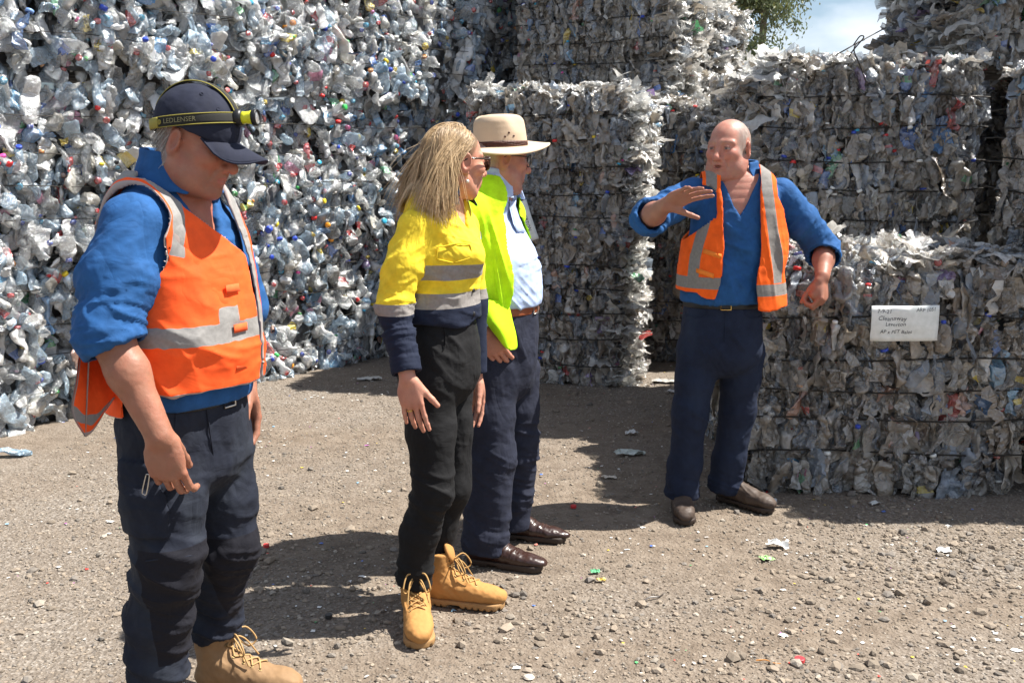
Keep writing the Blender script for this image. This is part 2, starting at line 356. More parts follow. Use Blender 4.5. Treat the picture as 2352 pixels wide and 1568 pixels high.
def face_frames(W, D, H):
    """name: (origin corner, u, v, normal, u length, v length) in the bale's own frame; front looks towards -Y"""
    return {'front': ((0, 0, 0), (1, 0, 0), (0, 0, 1), (0, -1, 0), W, H),
            'right': ((W, 0, 0), (0, 1, 0), (0, 0, 1), (1, 0, 0), D, H),
            'left': ((0, D, 0), (0, -1, 0), (0, 0, 1), (-1, 0, 0), D, H),
            'top': ((0, 0, H), (1, 0, 0), (0, 1, 0), (0, 0, 1), W, D)}
BALES = []
def make_bale(label, loc, rz, W, D, H, style, faces, seed, dens=1.0, ragged=(), n_ind=36, wires=5, group=None, bulge=.035, wire_z=None):
    rng = np.random.default_rng(seed)
    root = empty('plastic_bale', tuple(loc), rz); tag(root, label, 'plastic bale', group)
    # lumpy inner box; shade between the pieces put into its dark colour
    i = .075
    nu = 10
    Vs, Fs = [], []
    bx = np.array([[i, i, 0.0], [W-i, i, 0], [W-i, D-i, 0], [i, D-i, 0]]); zt = H-.05
    core = np.concatenate([bx, bx + [0, 0, zt]])
    cf = np.array([[0, 1, 5, 4], [1, 2, 6, 5], [2, 3, 7, 6], [3, 0, 4, 7], [4, 5, 6, 7], [3, 2, 1, 0]])
    link('bale_core', np_mesh('bale_core', core, cf, [MAT_CORE], smooth=False), root)
    band = np.linspace(0, H, wires+2) if wire_z is None else np.array([0]+sorted(wire_z)+[H]); wires = len(band)-2
    pool = PROTO_B if style == 'clear' else PROTO_F
    V_all, F_all, C_all, S_all = [], [], [], []; nv = 0
    cand = []
    FR = face_frames(W, D, H)
    for fn in faces:
        o, u, v, n, ul, vl = [np.array(q, float) if not np.isscalar(q) else q for q in FR[fn]]
        per = {'clear': 215, 'dirty': 460, 'grey': 440}[style]*dens*(.75 if fn == 'top' else 1)
        N = int(ul*vl*per); gx = max(2, int(math.sqrt(N*ul/vl))); gy = max(2, N//gx)
        for a in range(gx):
            for b in range(gy):
                su = (a + rng.uniform(-.2, 1.2))/gx*ul; sv = (b + rng.uniform(-.2, 1.2))/gy*vl
                su = min(max(su, .02), ul-.02); sv = min(max(sv, .03), vl-.02)
                pt = o + u*su + v*sv
                # pillow between the wires, low lumps, rounded edges
                dep = bulge*fbm(np.array([[su*2.2+seed, sv*2.6, seed*.37]]), 9)[0]
                if fn != 'top':
                    j = np.searchsorted(band, sv); j = min(max(j, 1), len(band)-1); tt = (sv-band[j-1])/(band[j]-band[j-1])
                    dep += (.066 if style == 'clear' else .092)*(math.sin(math.pi*min(max(tt, 0), 1))**.55) - (.055 if style == 'clear' else .072)
                    e = min(su, ul-su); dep -= .05*max(0, 1-e/.10)**2; dep -= .05*max(0, 1-(vl-sv)/.08)**2
                dep += rng.uniform(-.045, .008)
                rag = fn in ragged
                if rag: dep += rng.uniform(-.02, .07)
                pt = pt + n*dep
                k = int(rng.integers(len(pool))); p = pool[k]; big = False
                # orientation
                if style == 'clear':
                    th = rng.uniform(0, 2*math.pi) if rng.random() < .4 else rng.choice([0, math.pi])+rng.normal(0, .45)
                    ax = u*math.sin(th) + v*math.cos(th) + n*rng.normal(0, .35)
                    if rng.random() < .12: ax = n*1.0 + u*rng.normal(0, .3) + v*rng.normal(0, .3)
                    fl = n + u*rng.normal(0, .5) + v*rng.normal(0, .5)
                elif rag and fn == 'top':
                    th = rng.uniform(0, 6.28); ax = u*math.sin(th) + v*math.cos(th) + n*rng.normal(.05, .30); fl = n + u*rng.normal(0, .35)
                    if rng.random() < .45: pool2 = PROTO_S; k = int(rng.integers(len(pool2))); p = pool2[k]
                elif rag:
                    ax = n*rng.uniform(.5, 1.3) + u*rng.normal(0, .35) + v*rng.normal(0, .3); fl = v + u*rng.normal(0, .5)
                    if rng.random() < .7: pool2 = PROTO_S; k = int(rng.integers(len(pool2))); p = pool2[k]; big = True
                elif fn == 'top':
                    th = rng.uniform(0, 6.28); ax = u*math.sin(th) + v*math.cos(th) + n*rng.normal(0, .22); fl = n + u*rng.normal(0, .3)
                else:
                    ax = v*rng.choice([-1, 1]) + u*rng.normal(0, .22) + n*rng.normal(0, .12)
                    fl = n*rng.uniform(.35, 1.1) + u*rng.normal(0, .62)
                ax = ax/np.linalg.norm(ax); fl = fl - ax*fl.dot(ax); fl /= np.linalg.norm(fl)+1e-9
                s = rng.uniform(1.0, 1.5) if style == 'clear' else rng.uniform(.75, 1.15)*(1.35 if big else 1)
                sd = np.cross(ax, fl)
                if p['V'].shape[0] == 88: R = rotm(sd, fl, ax)*s
                else: R = rotm(fl, sd, ax)*s
                cand.append((p, k, R, pt, dep, fn, rag))
    # the pieces that stand furthest out become parts of their own
    dense = [c for c in cand if not c[6] and c[0]['V'].shape[0] != 88 and c[5] != 'left']
    order = sorted(range(len(dense)), key=lambda q: -dense[q][4] - rng.uniform(0, .03))
    ind = set(id(dense[q][0]['V']) * 0 + q for q in order[:n_ind]); ind_ids = set(id(dense[q]) for q in ind)
    for c in cand:
        p, k, R, pt, dep, fn, rag = c; fc_st = 'white' if rag and rng.random() < (.65 if style == 'grey' else .42) else style  # ragged sides get whiter pieces, painting in the sun on them
        if id(c) in ind_ids:
            me, cm = variant_mesh(pool, k, rng, style)
            b = link('crushed_bottle', me, root); mt = Matrix.Identity(4)
            for r_ in range(3):
                for c_ in range(3): mt[r_][c_] = R[r_, c_]
                mt[r_][3] = pt[r_]
            b.matrix_local = mt
            if cm: link('bottle_cap', cm, b)
            continue
        V_all.append(p['V'] @ R.T + pt); F_all.append(p['F'] + nv); nv += len(p['V'])
        fc = colours(p, rng, fc_st); C_all.append(fc); S_all.append(np.full(len(fc), rng.random() < (.7 if style == 'clear' else .45)))
        if p['cap'] is not None and rng.random() < (.42 if style == 'clear' else .12):
            cv, cfc, top = p['cap']; V_all.append(cv @ R.T + pt); F_all.append(cfc + nv)
            C_all.append(np.tile(CAPC[rng.integers(len(CAPC))] + (1,), (len(cfc), 1))); S_all.append(np.ones(len(cfc)+5, bool))
            n_ = NS; t4 = np.array([[3*n_, 3*n_+3, 3*n_+6, 3*n_+9], [3*n_, 3*n_+1, 3*n_+2, 3*n_+3], [3*n_+3, 3*n_+4, 3*n_+5, 3*n_+6], [3*n_+6, 3*n_+7, 3*n_+8, 3*n_+9], [3*n_+9, 3*n_+10, 3*n_+11, 3*n_]])
            F_all.append(t4 + nv); C_all.append(np.tile(C_all[-1][:1], (5, 1))); nv += len(cv)
    me = np_mesh('crushed_plastic', np.concatenate(V_all), np.concatenate(F_all), MAT_PL if style == 'clear' else MAT_FILM, fcol=np.concatenate(C_all), mi=np.concatenate(C_all)[:, 3] < .9, smooth=np.concatenate(S_all))
    tag(link('crushed_plastic', me, root), kind='stuff')
    # wires
    for w in range(wires):
        z = band[w+1] + rng.uniform(-.012, .012)
        pts = []
        for (fa, fb) in (((0, D), (0, 0)), ((0, 0), (W, 0)), ((W, 0), (W, D))):
            for t in np.linspace(0, 1, 14)[:-1]:
                x = fa[0] + (fb[0]-fa[0])*t; y = fa[1] + (fb[1]-fa[1])*t
                pts.append([x, y, z + .010*math.sin(6*t + w) + rng.normal(0, .002)])
        pts = np.array(pts); cx = np.array([W/2, D/2, 0]); off = pts - cx; off[:, 2] = 0
        pts = pts + off/np.array([W/2, D/2, 1])*np.array([.024, .024, 0])
        V, F = tube(pts, .0028 if style == 'clear' else .0044, 5)
        link('baling_wire', np_mesh('baling_wire', V, F, [MAT_WIRE]), root)
    BALES.append(root)
    return root

# left wall: rows of clear bottle bales, three high, running away from the camera
WA = np.array([-3.10, 5.80, 0]); WD = np.array([.617, .787, 0]); WRZ = math.atan2(.787, .617)
lr = random.Random(5)
ROW = ['bottom', 'middle', 'top']; COLN = ['nearest', 'second', 'third', 'fourth', 'fifth', 'farthest']
sd = 100
for c in range(6):
    for r in range(3):
        t = -1.0 + c*1.30 + (.0 if r != 1 else -.28) + (.12 if r == 2 else 0)
        dz = 1.06*r + (.05 if r == 2 else 0)
        p = WA + WD*t; jit = lr.uniform(-.06, .05) + (.08 if r == 2 else 0); nrm = np.array([.787, -.617, 0]); p = p + nrm*jit + np.array([0, 0, dz])
        fl = ['front'] + (['top'] if r == 2 else [])
        hid = (c >= 4 and r == 0) 
        lab = f"clear bottle bale in the sunlit left wall, {ROW[r]} tier, {COLN[c]} column from the camera"
        make_bale(lab, p, WRZ + lr.uniform(-.03, .03), 1.29, 1.15, 1.05, 'clear', fl + (['right'] if c == 5 else []), sd, dens=.6 if hid else 1.0,
                  n_ind=14 if hid else 44, group='clear bottle bales of the left wall', wires=4, bulge=.085)
        sd += 1
# centre front stack (two high), its front in the shade
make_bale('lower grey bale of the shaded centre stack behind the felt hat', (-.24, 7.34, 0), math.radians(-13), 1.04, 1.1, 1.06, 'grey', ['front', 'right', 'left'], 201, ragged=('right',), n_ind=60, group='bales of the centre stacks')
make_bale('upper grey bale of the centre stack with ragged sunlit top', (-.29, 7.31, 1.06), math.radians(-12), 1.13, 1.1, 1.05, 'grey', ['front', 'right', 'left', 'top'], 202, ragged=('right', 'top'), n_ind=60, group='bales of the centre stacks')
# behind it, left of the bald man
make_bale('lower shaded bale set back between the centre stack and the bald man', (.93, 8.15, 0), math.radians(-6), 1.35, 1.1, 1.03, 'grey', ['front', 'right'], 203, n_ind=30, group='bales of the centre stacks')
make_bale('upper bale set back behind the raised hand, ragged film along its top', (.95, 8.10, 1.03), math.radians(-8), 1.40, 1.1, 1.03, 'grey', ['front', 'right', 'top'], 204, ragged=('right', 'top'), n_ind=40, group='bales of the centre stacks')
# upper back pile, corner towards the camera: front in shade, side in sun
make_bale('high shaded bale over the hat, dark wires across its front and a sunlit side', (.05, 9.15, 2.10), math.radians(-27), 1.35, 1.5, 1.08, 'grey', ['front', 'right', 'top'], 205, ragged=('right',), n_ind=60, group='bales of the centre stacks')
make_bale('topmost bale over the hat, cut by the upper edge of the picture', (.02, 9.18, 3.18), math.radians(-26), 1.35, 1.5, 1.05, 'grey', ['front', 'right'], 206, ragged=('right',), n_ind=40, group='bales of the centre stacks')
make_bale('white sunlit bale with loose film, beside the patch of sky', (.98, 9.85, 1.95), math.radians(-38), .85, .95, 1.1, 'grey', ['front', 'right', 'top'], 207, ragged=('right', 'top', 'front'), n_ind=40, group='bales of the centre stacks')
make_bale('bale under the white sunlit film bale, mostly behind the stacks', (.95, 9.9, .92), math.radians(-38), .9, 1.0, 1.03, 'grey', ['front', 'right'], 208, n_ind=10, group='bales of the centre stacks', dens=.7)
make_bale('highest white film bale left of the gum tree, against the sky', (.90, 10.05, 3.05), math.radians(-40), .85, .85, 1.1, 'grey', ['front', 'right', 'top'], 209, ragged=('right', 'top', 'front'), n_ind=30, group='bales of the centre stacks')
# right hand stacks
make_bale('brownish wired bale at the front right, carrying the written paper sheet', (1.17, 4.78, 0), math.radians(-2.5), 1.33, 1.15, 1.13, 'dirty', ['front', 'left', 'right', 'top'], 301, ragged=('top',), n_ind=100, group='bales of the right stacks', wire_z=[.20, .385, .525, .69, .88])
make_bale('bottom bale hidden behind the front right bale and the bald man', (1.50, 6.05, 0), math.radians(-2), 1.40, 1.1, 1.08, 'dirty', ['front', 'left'], 302, n_ind=20, group='bales of the right stacks')
make_bale('brownish wired bale raised behind the bald man with a pink bag in its front', (1.52, 6.05, 1.08), math.radians(1.5), 1.29, 1.15, 1.10, 'dirty', ['front', 'left', 'top'], 303, ragged=('left', 'top'), n_ind=100, group='bales of the right stacks')
make_bale('brownish bale at the upper right corner with a loose wire to its left', (2.76, 6.25, 2.20), math.radians(2), 1.45, 1.15, 1.10, 'dirty', ['front', 'left'], 304, ragged=('left',), n_ind=70, group='bales of the right stacks')
make_bale('lower bale at the right edge beyond the dark gap', (3.36, 6.1, 0), 0.0, 1.3, 1.1, 1.08, 'dirty', ['front'], 305, n_ind=20, group='bales of the right stacks')
make_bale('upper bale at the right edge beyond the dark gap, pale bottles on top', (3.37, 6.05, 1.08), 0.0, 1.3, 1.1, 1.08, 'dirty', ['front', 'top'], 306, n_ind=40, group='bales of the right stacks')
make_bale('lower bale just outside the right edge that shades the front bale', (2.72, 4.60, 0), 0.0, 1.3, 1.1, 1.1, 'dirty', ['front', 'left', 'top'], 307, n_ind=20, group='bales of the right stacks')
make_bale('upper bale outside the right edge', (2.76, 4.60, 1.1), 0.0, 1.3, 1.1, 1.05, 'dirty', ['front', 'left', 'top'], 308, n_ind=10, group='bales of the right stacks')
make_bale('topmost bale far back inside the dark gap at the right', (3.45, 7.45, 2.16), 0.0, 1.3, 1.1, 1.08, 'dirty', ['front'], 311, n_ind=8, group='bales of the right stacks', dens=.6)
make_bale('lower bale far back inside the dark gap at the right', (3.40, 7.5, 0), 0.0, 1.3, 1.1, 1.08, 'dirty', ['front'], 309, n_ind=8, group='bales of the right stacks', dens=.6)
make_bale('upper bale far back inside the dark gap at the right', (3.42, 7.48, 1.08), 0.0, 1.3, 1.1, 1.08, 'dirty', ['front'], 310, n_ind=8, group='bales of the right stacks', dens=.6)

# the few pieces that catch the eye in the left wall, each a part of the bale it sticks in
def special(x, y, colour, kind, size, ang, label=None, out=.055, cap=None, lab=None):
    r_ = ray(x, y); n = np.array([.787, -.617, 0]); o = np.array([0, 0, CAM_H]); tt = ((WA + n*out - o) @ n)/(r_ @ n); p = o + r_*tt; t = (p-WA) @ WD; c = int(np.clip((t+1.0)//1.3, 0, 5)); r = int(np.clip(p[2]//1.06, 0, 2))
    if r == 2: p = p + n*.08
    root = BALES[c*3+r]; ax = np.array([0, 0, 1.0])*math.cos(ang) + WD*math.sin(ang); sd_ = np.cross(n, ax); s = size
    pool = PROTO_S if kind == 'bag' else PROTO_B; q = pool[(int(x)*7+int(y)) % (len(pool) if kind == 'bag' else 26)]
    R_ = rotm(sd_, n, ax)*s if kind == 'bag' else rotm(n, sd_, ax)*s
    fc = np.tile(np.array(colour + (1.0,)), (len(q['F']), 1))
    if lab: fc[q['cls'] == 1] = lab + (1.0,)
    b = link('film_bag' if kind == 'bag' else 'crushed_bottle', np_mesh('highlight_piece', q['V'], q['F'], MAT_PL, fcol=fc, smooth=False), root)
    mt = Matrix([[R_[0][0], R_[0][1], R_[0][2], p[0]], [R_[1][0], R_[1][1], R_[1][2], p[1]], [R_[2][0], R_[2][1], R_[2][2], p[2]], [0, 0, 0, 1]]); b.matrix_local = root.matrix_basis.inverted() @ mt
    if label: b['label'] = label
    if cap and q['cap']:
        cv, cf, top = q['cap']; link('bottle_cap', np_mesh('bottle_cap', cv, [cf, top[None]], [MAT_CAP], fcol=np.tile(cap + (1,), (len(cf)+1, 1))), b)
    return b, p
BLUE, YEL, RED, WHT = (.05, .18, .52), (.75, .55, .04), (.62, .05, .05), (.80, .80, .79)
special(38, 70, (.06, .16, .38), 'bottle', 1.5, .3, 'dark blue jug', cap=(.2, .35, .7)); special(345, 125, (.16, .36, .60), 'bottle', 1.5, .5, 'blue water bottle')
special(212, 100, YEL, 'bag', .62, .4, 'yellow printed bag'); special(180, 58, (.80, .68, .30), 'bag', .6, -.3, 'white and yellow wrapper'); special(492, 131, YEL, 'bottle', .8, 1.5, 'yellow bottle', lab=(.60, .10, .06))
special(150, 325, YEL, 'bag', .5, 1.2, 'yellow label'); special(250, 372, WHT, 'bottle', 1.1, 1.4, 'white jug with a yellow label', lab=(.55, .42, .05), cap=WHT); special(640, 384, RED, 'bag', .6, -.5, 'red wrapper'); special(703, 350, RED, 'bottle', .7, .1, 'red bottle')
special(568, 470, (.70, .58, .06), 'bottle', .75, 1.2, 'yellow bottle with an orange cap', lab=(.25, .50, .10), cap=(.8, .3, .04)); special(548, 497, RED, 'bag', .6, 1.4, 'red bag'); special(870, 350, (.06, .22, .42), 'bottle', 1.1, 1.1, 'blue bottle'); special(945, 146, (.05, .20, .55), 'bag', .45, 1.4, 'blue bag')
special(160, 380, RED, 'bottle', .7, .2, 'red bottle'); special(865, 228, WHT, 'bottle', 1.3, 1.0, 'white bottle'); special(155, 425, (.62, .05, .05), 'bag', .4, .4); special(18, 350, (.03, .03, .03), 'bottle', 1.0, .6, 'black and yellow bottle', lab=YEL); special(110, 20, BLUE, 'bag', .4, .2)
# white bottle with a round blue, red and white label
b, p = special(620, 86, WHT, 'bottle', .95, 1.5, 'white bottle with a blue label and round emblem'); nW = np.array([.787, -.617, 0]); cL = p + WD*.060 + nW*.045
def disc(rx, rz_, off, colour, a0, a1, name):
    a = np.linspace(a0, a1, 20); V = np.concatenate([[cL + nW*off], [cL + nW*(off-.004*0) + WD*rx*math.cos(k) + np.array([0, 0, rz_*math.sin(k)]) for k in a]]); V = np.concatenate([V, V - nW*.004]); n_ = 21
    F = [(0, i, i+1) for i in range(1, 20)] + [(n_, n_+i+1, n_+i) for i in range(1, 20)]
    iv = b.matrix_local.inverted() @ b.parent.matrix_basis.inverted(); V = np.array([iv @ Vector(v) for v in V]); link(name, np_mesh(name, V, np.array(F), [MAT_CAP], smooth=False, fcol=np.tile(colour + (1,), (len(F), 1))), b)
disc(.042, .060, .0, (.03, .20, .62), 0, 2*math.pi, 'label'); disc(.026, .030, .004, WHT, 0, 2*math.pi, 'emblem'); disc(.024, .028, .008, (.65, .03, .06), .25, math.pi-.1, 'emblem'); disc(.024, .028, .008, (.03, .12, .50), math.pi+.15, 2*math.pi-.2, 'emblem')
# loose wire sprung from the upper right bale
rt3 = [o for o in BALES if 'loose wire' in o['label']][0]; iv3 = rt3.matrix_basis.inverted()
for pts in ([U(2035, 64, 6.22), U(1990, 88, 6.1), U(1950, 110, 6.0), U(1918, 128, 6.02)], [U(1985, 92, 6.1), U(1968, 100, 6.0), U(1962, 118, 5.98), U(1975, 150, 6.0), U(1990, 190, 6.0)], [U(1960, 104, 6.05), U(1975, 84, 6.0), U(1984, 86, 6.0), U(1968, 106, 6.0), U(1955, 122, 6.0), U(1951, 132, 6.0)]):
    q = np.array([iv3 @ Vector(v) for v in catmull_(pts)]); V, F = tube(q, .004, 5); link('loose_wire', np_mesh('loose_wire', V, F, [MAT_WIRE]), rt3)
# ------------------------------------------------------------------ implicit surfaces: distance functions, meshing
def V3(*a): return np.array(a, float)
def unit(v): v = np.asarray(v, float); return v/(np.linalg.norm(v)+1e-12)
def smin(a, b, k):
    h = np.clip(.5 + .5*(b-a)/k, 0, 1); return b*(1-h) + a*h - k*h*(1-h)
def smax(a, b, k): return -smin(-a, -b, k)
def sph(P, c, r): return np.sqrt(((P-np.asarray(c))**2).sum(-1)) - r
def ell(P, c, r, R=None):
    q = P - np.asarray(c)
    if R is not None: q = q @ R
    r = np.asarray(r, float); k0 = np.sqrt(((q/r)**2).sum(-1)); k1 = np.sqrt(((q/r**2)**2).sum(-1)) + 1e-9
    return k0*(k0-1)/k1
def rcone(P, a, b, ra, rb):
    a = np.asarray(a, float); b = np.asarray(b, float); ba = b-a; t = np.clip((P-a) @ ba/(ba @ ba), 0, 1)
    return np.sqrt(((P - a - t[..., None]*ba)**2).sum(-1)) - (ra + (rb-ra)*t)
def chain(P, pts, rad, k=.02):
    d = None
    for q in range(len(pts)-1):
        e = rcone(P, pts[q], pts[q+1], rad[q], rad[q+1]); d = e if d is None else smin(d, e, k)
    return d
def catmull(A, n):
    A = np.asarray(A, float); A = np.concatenate([[2*A[0]-A[1]], A, [2*A[-1]-A[-2]]]); out = []
    for i in range(1, len(A)-2):
        for t in np.linspace(0, 1, n, endpoint=False):
            p0, p1, p2, p3 = A[i-1:i+3]
            out.append(.5*((2*p1) + (p2-p0)*t + (2*p0-5*p1+4*p2-p3)*t*t + (3*p1-p0-3*p2+p3)*t**3))
    out.append(A[-2]); return np.array(out)
def loft(P, nodes, side, front, sub=3, power=2.4):
    """nodes rows: centre x y z, half width along side, half depth along front"""
    N = catmull(nodes, sub); d = None
    side = unit(side); front = unit(front); ax = np.cross(side, front)
    for q in range(len(N)-1):
        a, b = N[q], N[q+1]; ba = b[:3]-a[:3]; t = np.clip((P-a[:3]) @ ba/(ba @ ba), 0, 1)
        c = a[:3] + t[:, None]*ba; ra = a[3] + (b[3]-a[3])*t; rb = a[4] + (b[4]-a[4])*t
        e = P-c; s = np.abs(e @ side)/ra; f = np.abs(e @ front)/rb; u = np.abs(e @ ax)/np.minimum(ra, rb)
        u = np.where((t <= 0) | (t >= 1), u, 0)
        k0 = ((s**power + f**power)**(2/power) + u*u)**.5
        g = np.sqrt((s/ra)**2 + (f/rb)**2 + (u/np.minimum(ra, rb))**2)/np.maximum(k0, 1e-6)
        e = (k0-1)/np.maximum(g, 1e-6); d = e if d is None else np.minimum(d, e)
    return d
def mesh_sdf(f, lo, hi, h, smooth=1):
    lo = np.asarray(lo, float); hi = np.asarray(hi, float); B = 6
    nb = np.ceil((hi-lo)/(h*B)).astype(int)+1; n = nb*B
    c = np.stack(np.meshgrid(*[np.arange(k) for k in nb], indexing='ij'), -1).reshape(-1, 3)
    dc = f(lo + (c+.5)*h*B); act = np.abs(dc) < h*B*1.75
    D = np.repeat(np.repeat(np.repeat(np.sign(dc).reshape(nb), B, 0), B, 1), B, 2).astype(np.float32)*h*3
    D = np.pad(D, ((0, 1),)*3, mode='edge')
    msk = np.zeros(n+1, bool); loc = np.stack(np.meshgrid(*[np.arange(B+1)]*3, indexing='ij'), -1).reshape(-1, 3)
    ii = (c[act][:, None]*B + loc[None]).reshape(-1, 3); msk[ii[:, 0], ii[:, 1], ii[:, 2]] = True
    pi = np.argwhere(msk); vals = np.empty(len(pi), np.float32)
    for s in range(0, len(pi), 400000): vals[s:s+400000] = f(lo + pi[s:s+400000]*h)
    D[msk] = vals
    S = D < 0
    # cells with a sign change
    cnt = np.zeros(n, np.int8)
    for dx in (0, 1):
        for dy in (0, 1):
            for dz in (0, 1): cnt += S[dx:dx+n[0], dy:dy+n[1], dz:dz+n[2]]
    cells = np.argwhere((cnt > 0) & (cnt < 8)); vid = np.full(n, -1, np.int64); vid[cells[:, 0], cells[:, 1], cells[:, 2]] = np.arange(len(cells))
    acc = np.zeros((len(cells), 3)); w = np.zeros(len(cells))
    for ax in range(3):
        o1, o2 = [k for k in range(3) if k != ax]
        for a in (0, 1):
            for b in (0, 1):
                p = cells.copy(); p[:, o1] += a; p[:, o2] += b; q = p.copy(); q[:, ax] += 1
                d0 = D[p[:, 0], p[:, 1], p[:, 2]]; d1 = D[q[:, 0], q[:, 1], q[:, 2]]; m = (d0 < 0) != (d1 < 0)
                t = d0/(d0-d1+1e-12); pt = p.astype(float); pt[:, ax] += t; acc[m] += pt[m]; w[m] += 1
    V = lo + acc/w[:, None]*h
    F = []
    for ax in range(3):
        o1, o2 = (ax+1) % 3, (ax+2) % 3
        A = S; sl0 = [slice(None)]*3; sl1 = [slice(None)]*3; sl0[ax] = slice(0, -1); sl1[ax] = slice(1, None)
        x = np.argwhere(S[tuple(sl0)] != S[tuple(sl1)])
        ok = (x[:, o1] > 0) & (x[:, o2] > 0) & (x[:, o1] < n[o1]) & (x[:, o2] < n[o2]); x = x[ok]
        ins = S[x[:, 0], x[:, 1], x[:, 2]]
        def at(a, b):
            y = x.copy(); y[:, o1] -= a; y[:, o2] -= b; return vid[y[:, 0], y[:, 1], y[:, 2]]
        q = np.stack([at(1, 1), at(0, 1), at(0, 0), at(1, 0)], -1); q[~ins] = q[~ins][:, ::-1]; F.append(q)
    F = np.concatenate(F); F = F[(F >= 0).all(1)]
    for _ in range(smooth): V = lap(V, F, .5)
    return V, F
def lap(V, F, k):
    s = np.zeros_like(V); c = np.zeros(len(V))
    for i in range(4):
        a, b = F[:, i], F[:, (i+1) % 4]
        for x in range(3): s[:, x] += np.bincount(a, V[b, x], len(V)) + np.bincount(b, V[a, x], len(V))
        c += np.bincount(a, None, len(V)) + np.bincount(b, None, len(V))
    return V + k*(s/np.maximum(c, 1)[:, None]-V)
def vnormals(V, F):
    n = np.cross(V[F[:, 2]]-V[F[:, 0]], V[F[:, 3]]-V[F[:, 1]]); N = np.zeros_like(V)
    for i in range(4):
        for x in range(3): N[:, x] += np.bincount(F[:, i], n[:, x], len(V))
    return N/(np.linalg.norm(N, axis=1)[:, None]+1e-12)
def frame_pts(P, c, R): return (P-c) @ R
def folds(V, N, spots, seed=0):
    """cloth folds: each spot (centre, reach, fold axis, folds per metre, height)"""
    for q, (c, reach, ax, fr, amp) in enumerate(spots):
        ax = unit(ax); e = V-np.asarray(c); w = np.exp(-(e**2).sum(1)/(reach*reach))
        t = e @ ax; r = e - t[:, None]*ax
        n = vnoise(np.concatenate([(t*fr)[:, None]+7*q, r[:, :2]*fr*.22+3.1*q], 1), seed+q) 
        n2 = vnoise(np.concatenate([(t*fr*1.9)[:, None]+9*q, r[:, :2]*fr*.5+1.7*q], 1), seed+q+40)
        rid = 1.5*np.clip(1-np.abs(n)*2.3, 0, 1)**1.4 + .7*np.clip(1-np.abs(n2)*2.3, 0, 1)**1.4 - .5
        V = V + N*(w*rid*amp*1.25)[:, None]
    return V
def soft(V, N, amp, sc, seed):
    return V + N*(amp*fbm(V*sc, seed, 3))[:, None]
def hand_prims(w, d, n, th, s=1.0, curl=(.5,)*4, spread=.0, thumb=(.6, .3), tcurl=.4):
    """w wrist, d along the palm, n back of the hand, th thumb side; returns capsules (a, b, ra, rb) and the palm box"""
    d = unit(d); n = unit(n - d*np.dot(n, d)); th = unit(np.cross(n, d)*np.sign(np.dot(np.cross(n, d), th)))
    L = [(.046, .028, .022), (.050, .031, .024), (.046, .029, .023), (.036, .022, .020)]
    base = [(.092, .031), (.096, .010), (.090, -.011), (.082, -.030)]; R0 = [.0098, .0102, .0096, .0086]
    prims = []
    for i in range(4):
        p = w + s*(d*base[i][0] + th*base[i][1]); a = 0.0; r = R0[i]*s
        prims.append((w + s*(d*.02 + th*base[i][1]*.55), p, .0135*s, r*1.12))
        sp = spread*(1.5-i)/1.5; c = curl[i] if len(curl) > i else curl[0]
        for j in range(3):
            a += c*(.75, .95, .6)[j]
            dr = unit(math.cos(a)*(d*math.cos(sp)+th*math.sin(sp)) - math.sin(a)*n)
            q = p + dr*L[i][j]*s; prims.append((p, q, r, r*.90)); p = q; r *= .90
    t0 = w + s*(d*.022 + th*.022 - n*.008); out, fwd = thumb
    d1 = unit(d*math.cos(out) + th*math.sin(out) - n*fwd); t1 = t0 + d1*.045*s; d2 = unit(d1 + d*tcurl - n*tcurl*.5); t2 = t1 + d2*.034*s; d3 = unit(d2 + d*tcurl*.8 - n*tcurl*.4); t3 = t2 + d3*.028*s
    prims += [(t0, t1, .0175*s, .0125*s), (t1, t2, .0118*s, .0105*s), (t2, t3, .0108*s, .0088*s)]
    palm = (w + d*.052*s, np.stack([d, th, n], 1), np.array([.050, .041, .0145])*s)
    return prims, palm
def hand_sdf(P, H):
    prims, palm = H
    d = ell(P, palm[0], palm[2]*1.08, palm[1])
    for i, (a, b, ra, rb) in enumerate(prims):
        e = rcone(P, a, b, ra, rb); d = smin(d, e, .010 if (i < 16 and i % 4 == 0) or i == 16 else .0045)
    return d
def head_frame(f, up=(0, 0, 1), roll=0.0):
    f = unit(f); l = unit(np.cross(up, f)); u = np.cross(f, l)
    if roll: l, u = l*math.cos(roll)+u*math.sin(roll), u*math.cos(roll)-l*math.sin(roll)
    return np.stack([f, l, u], 1)
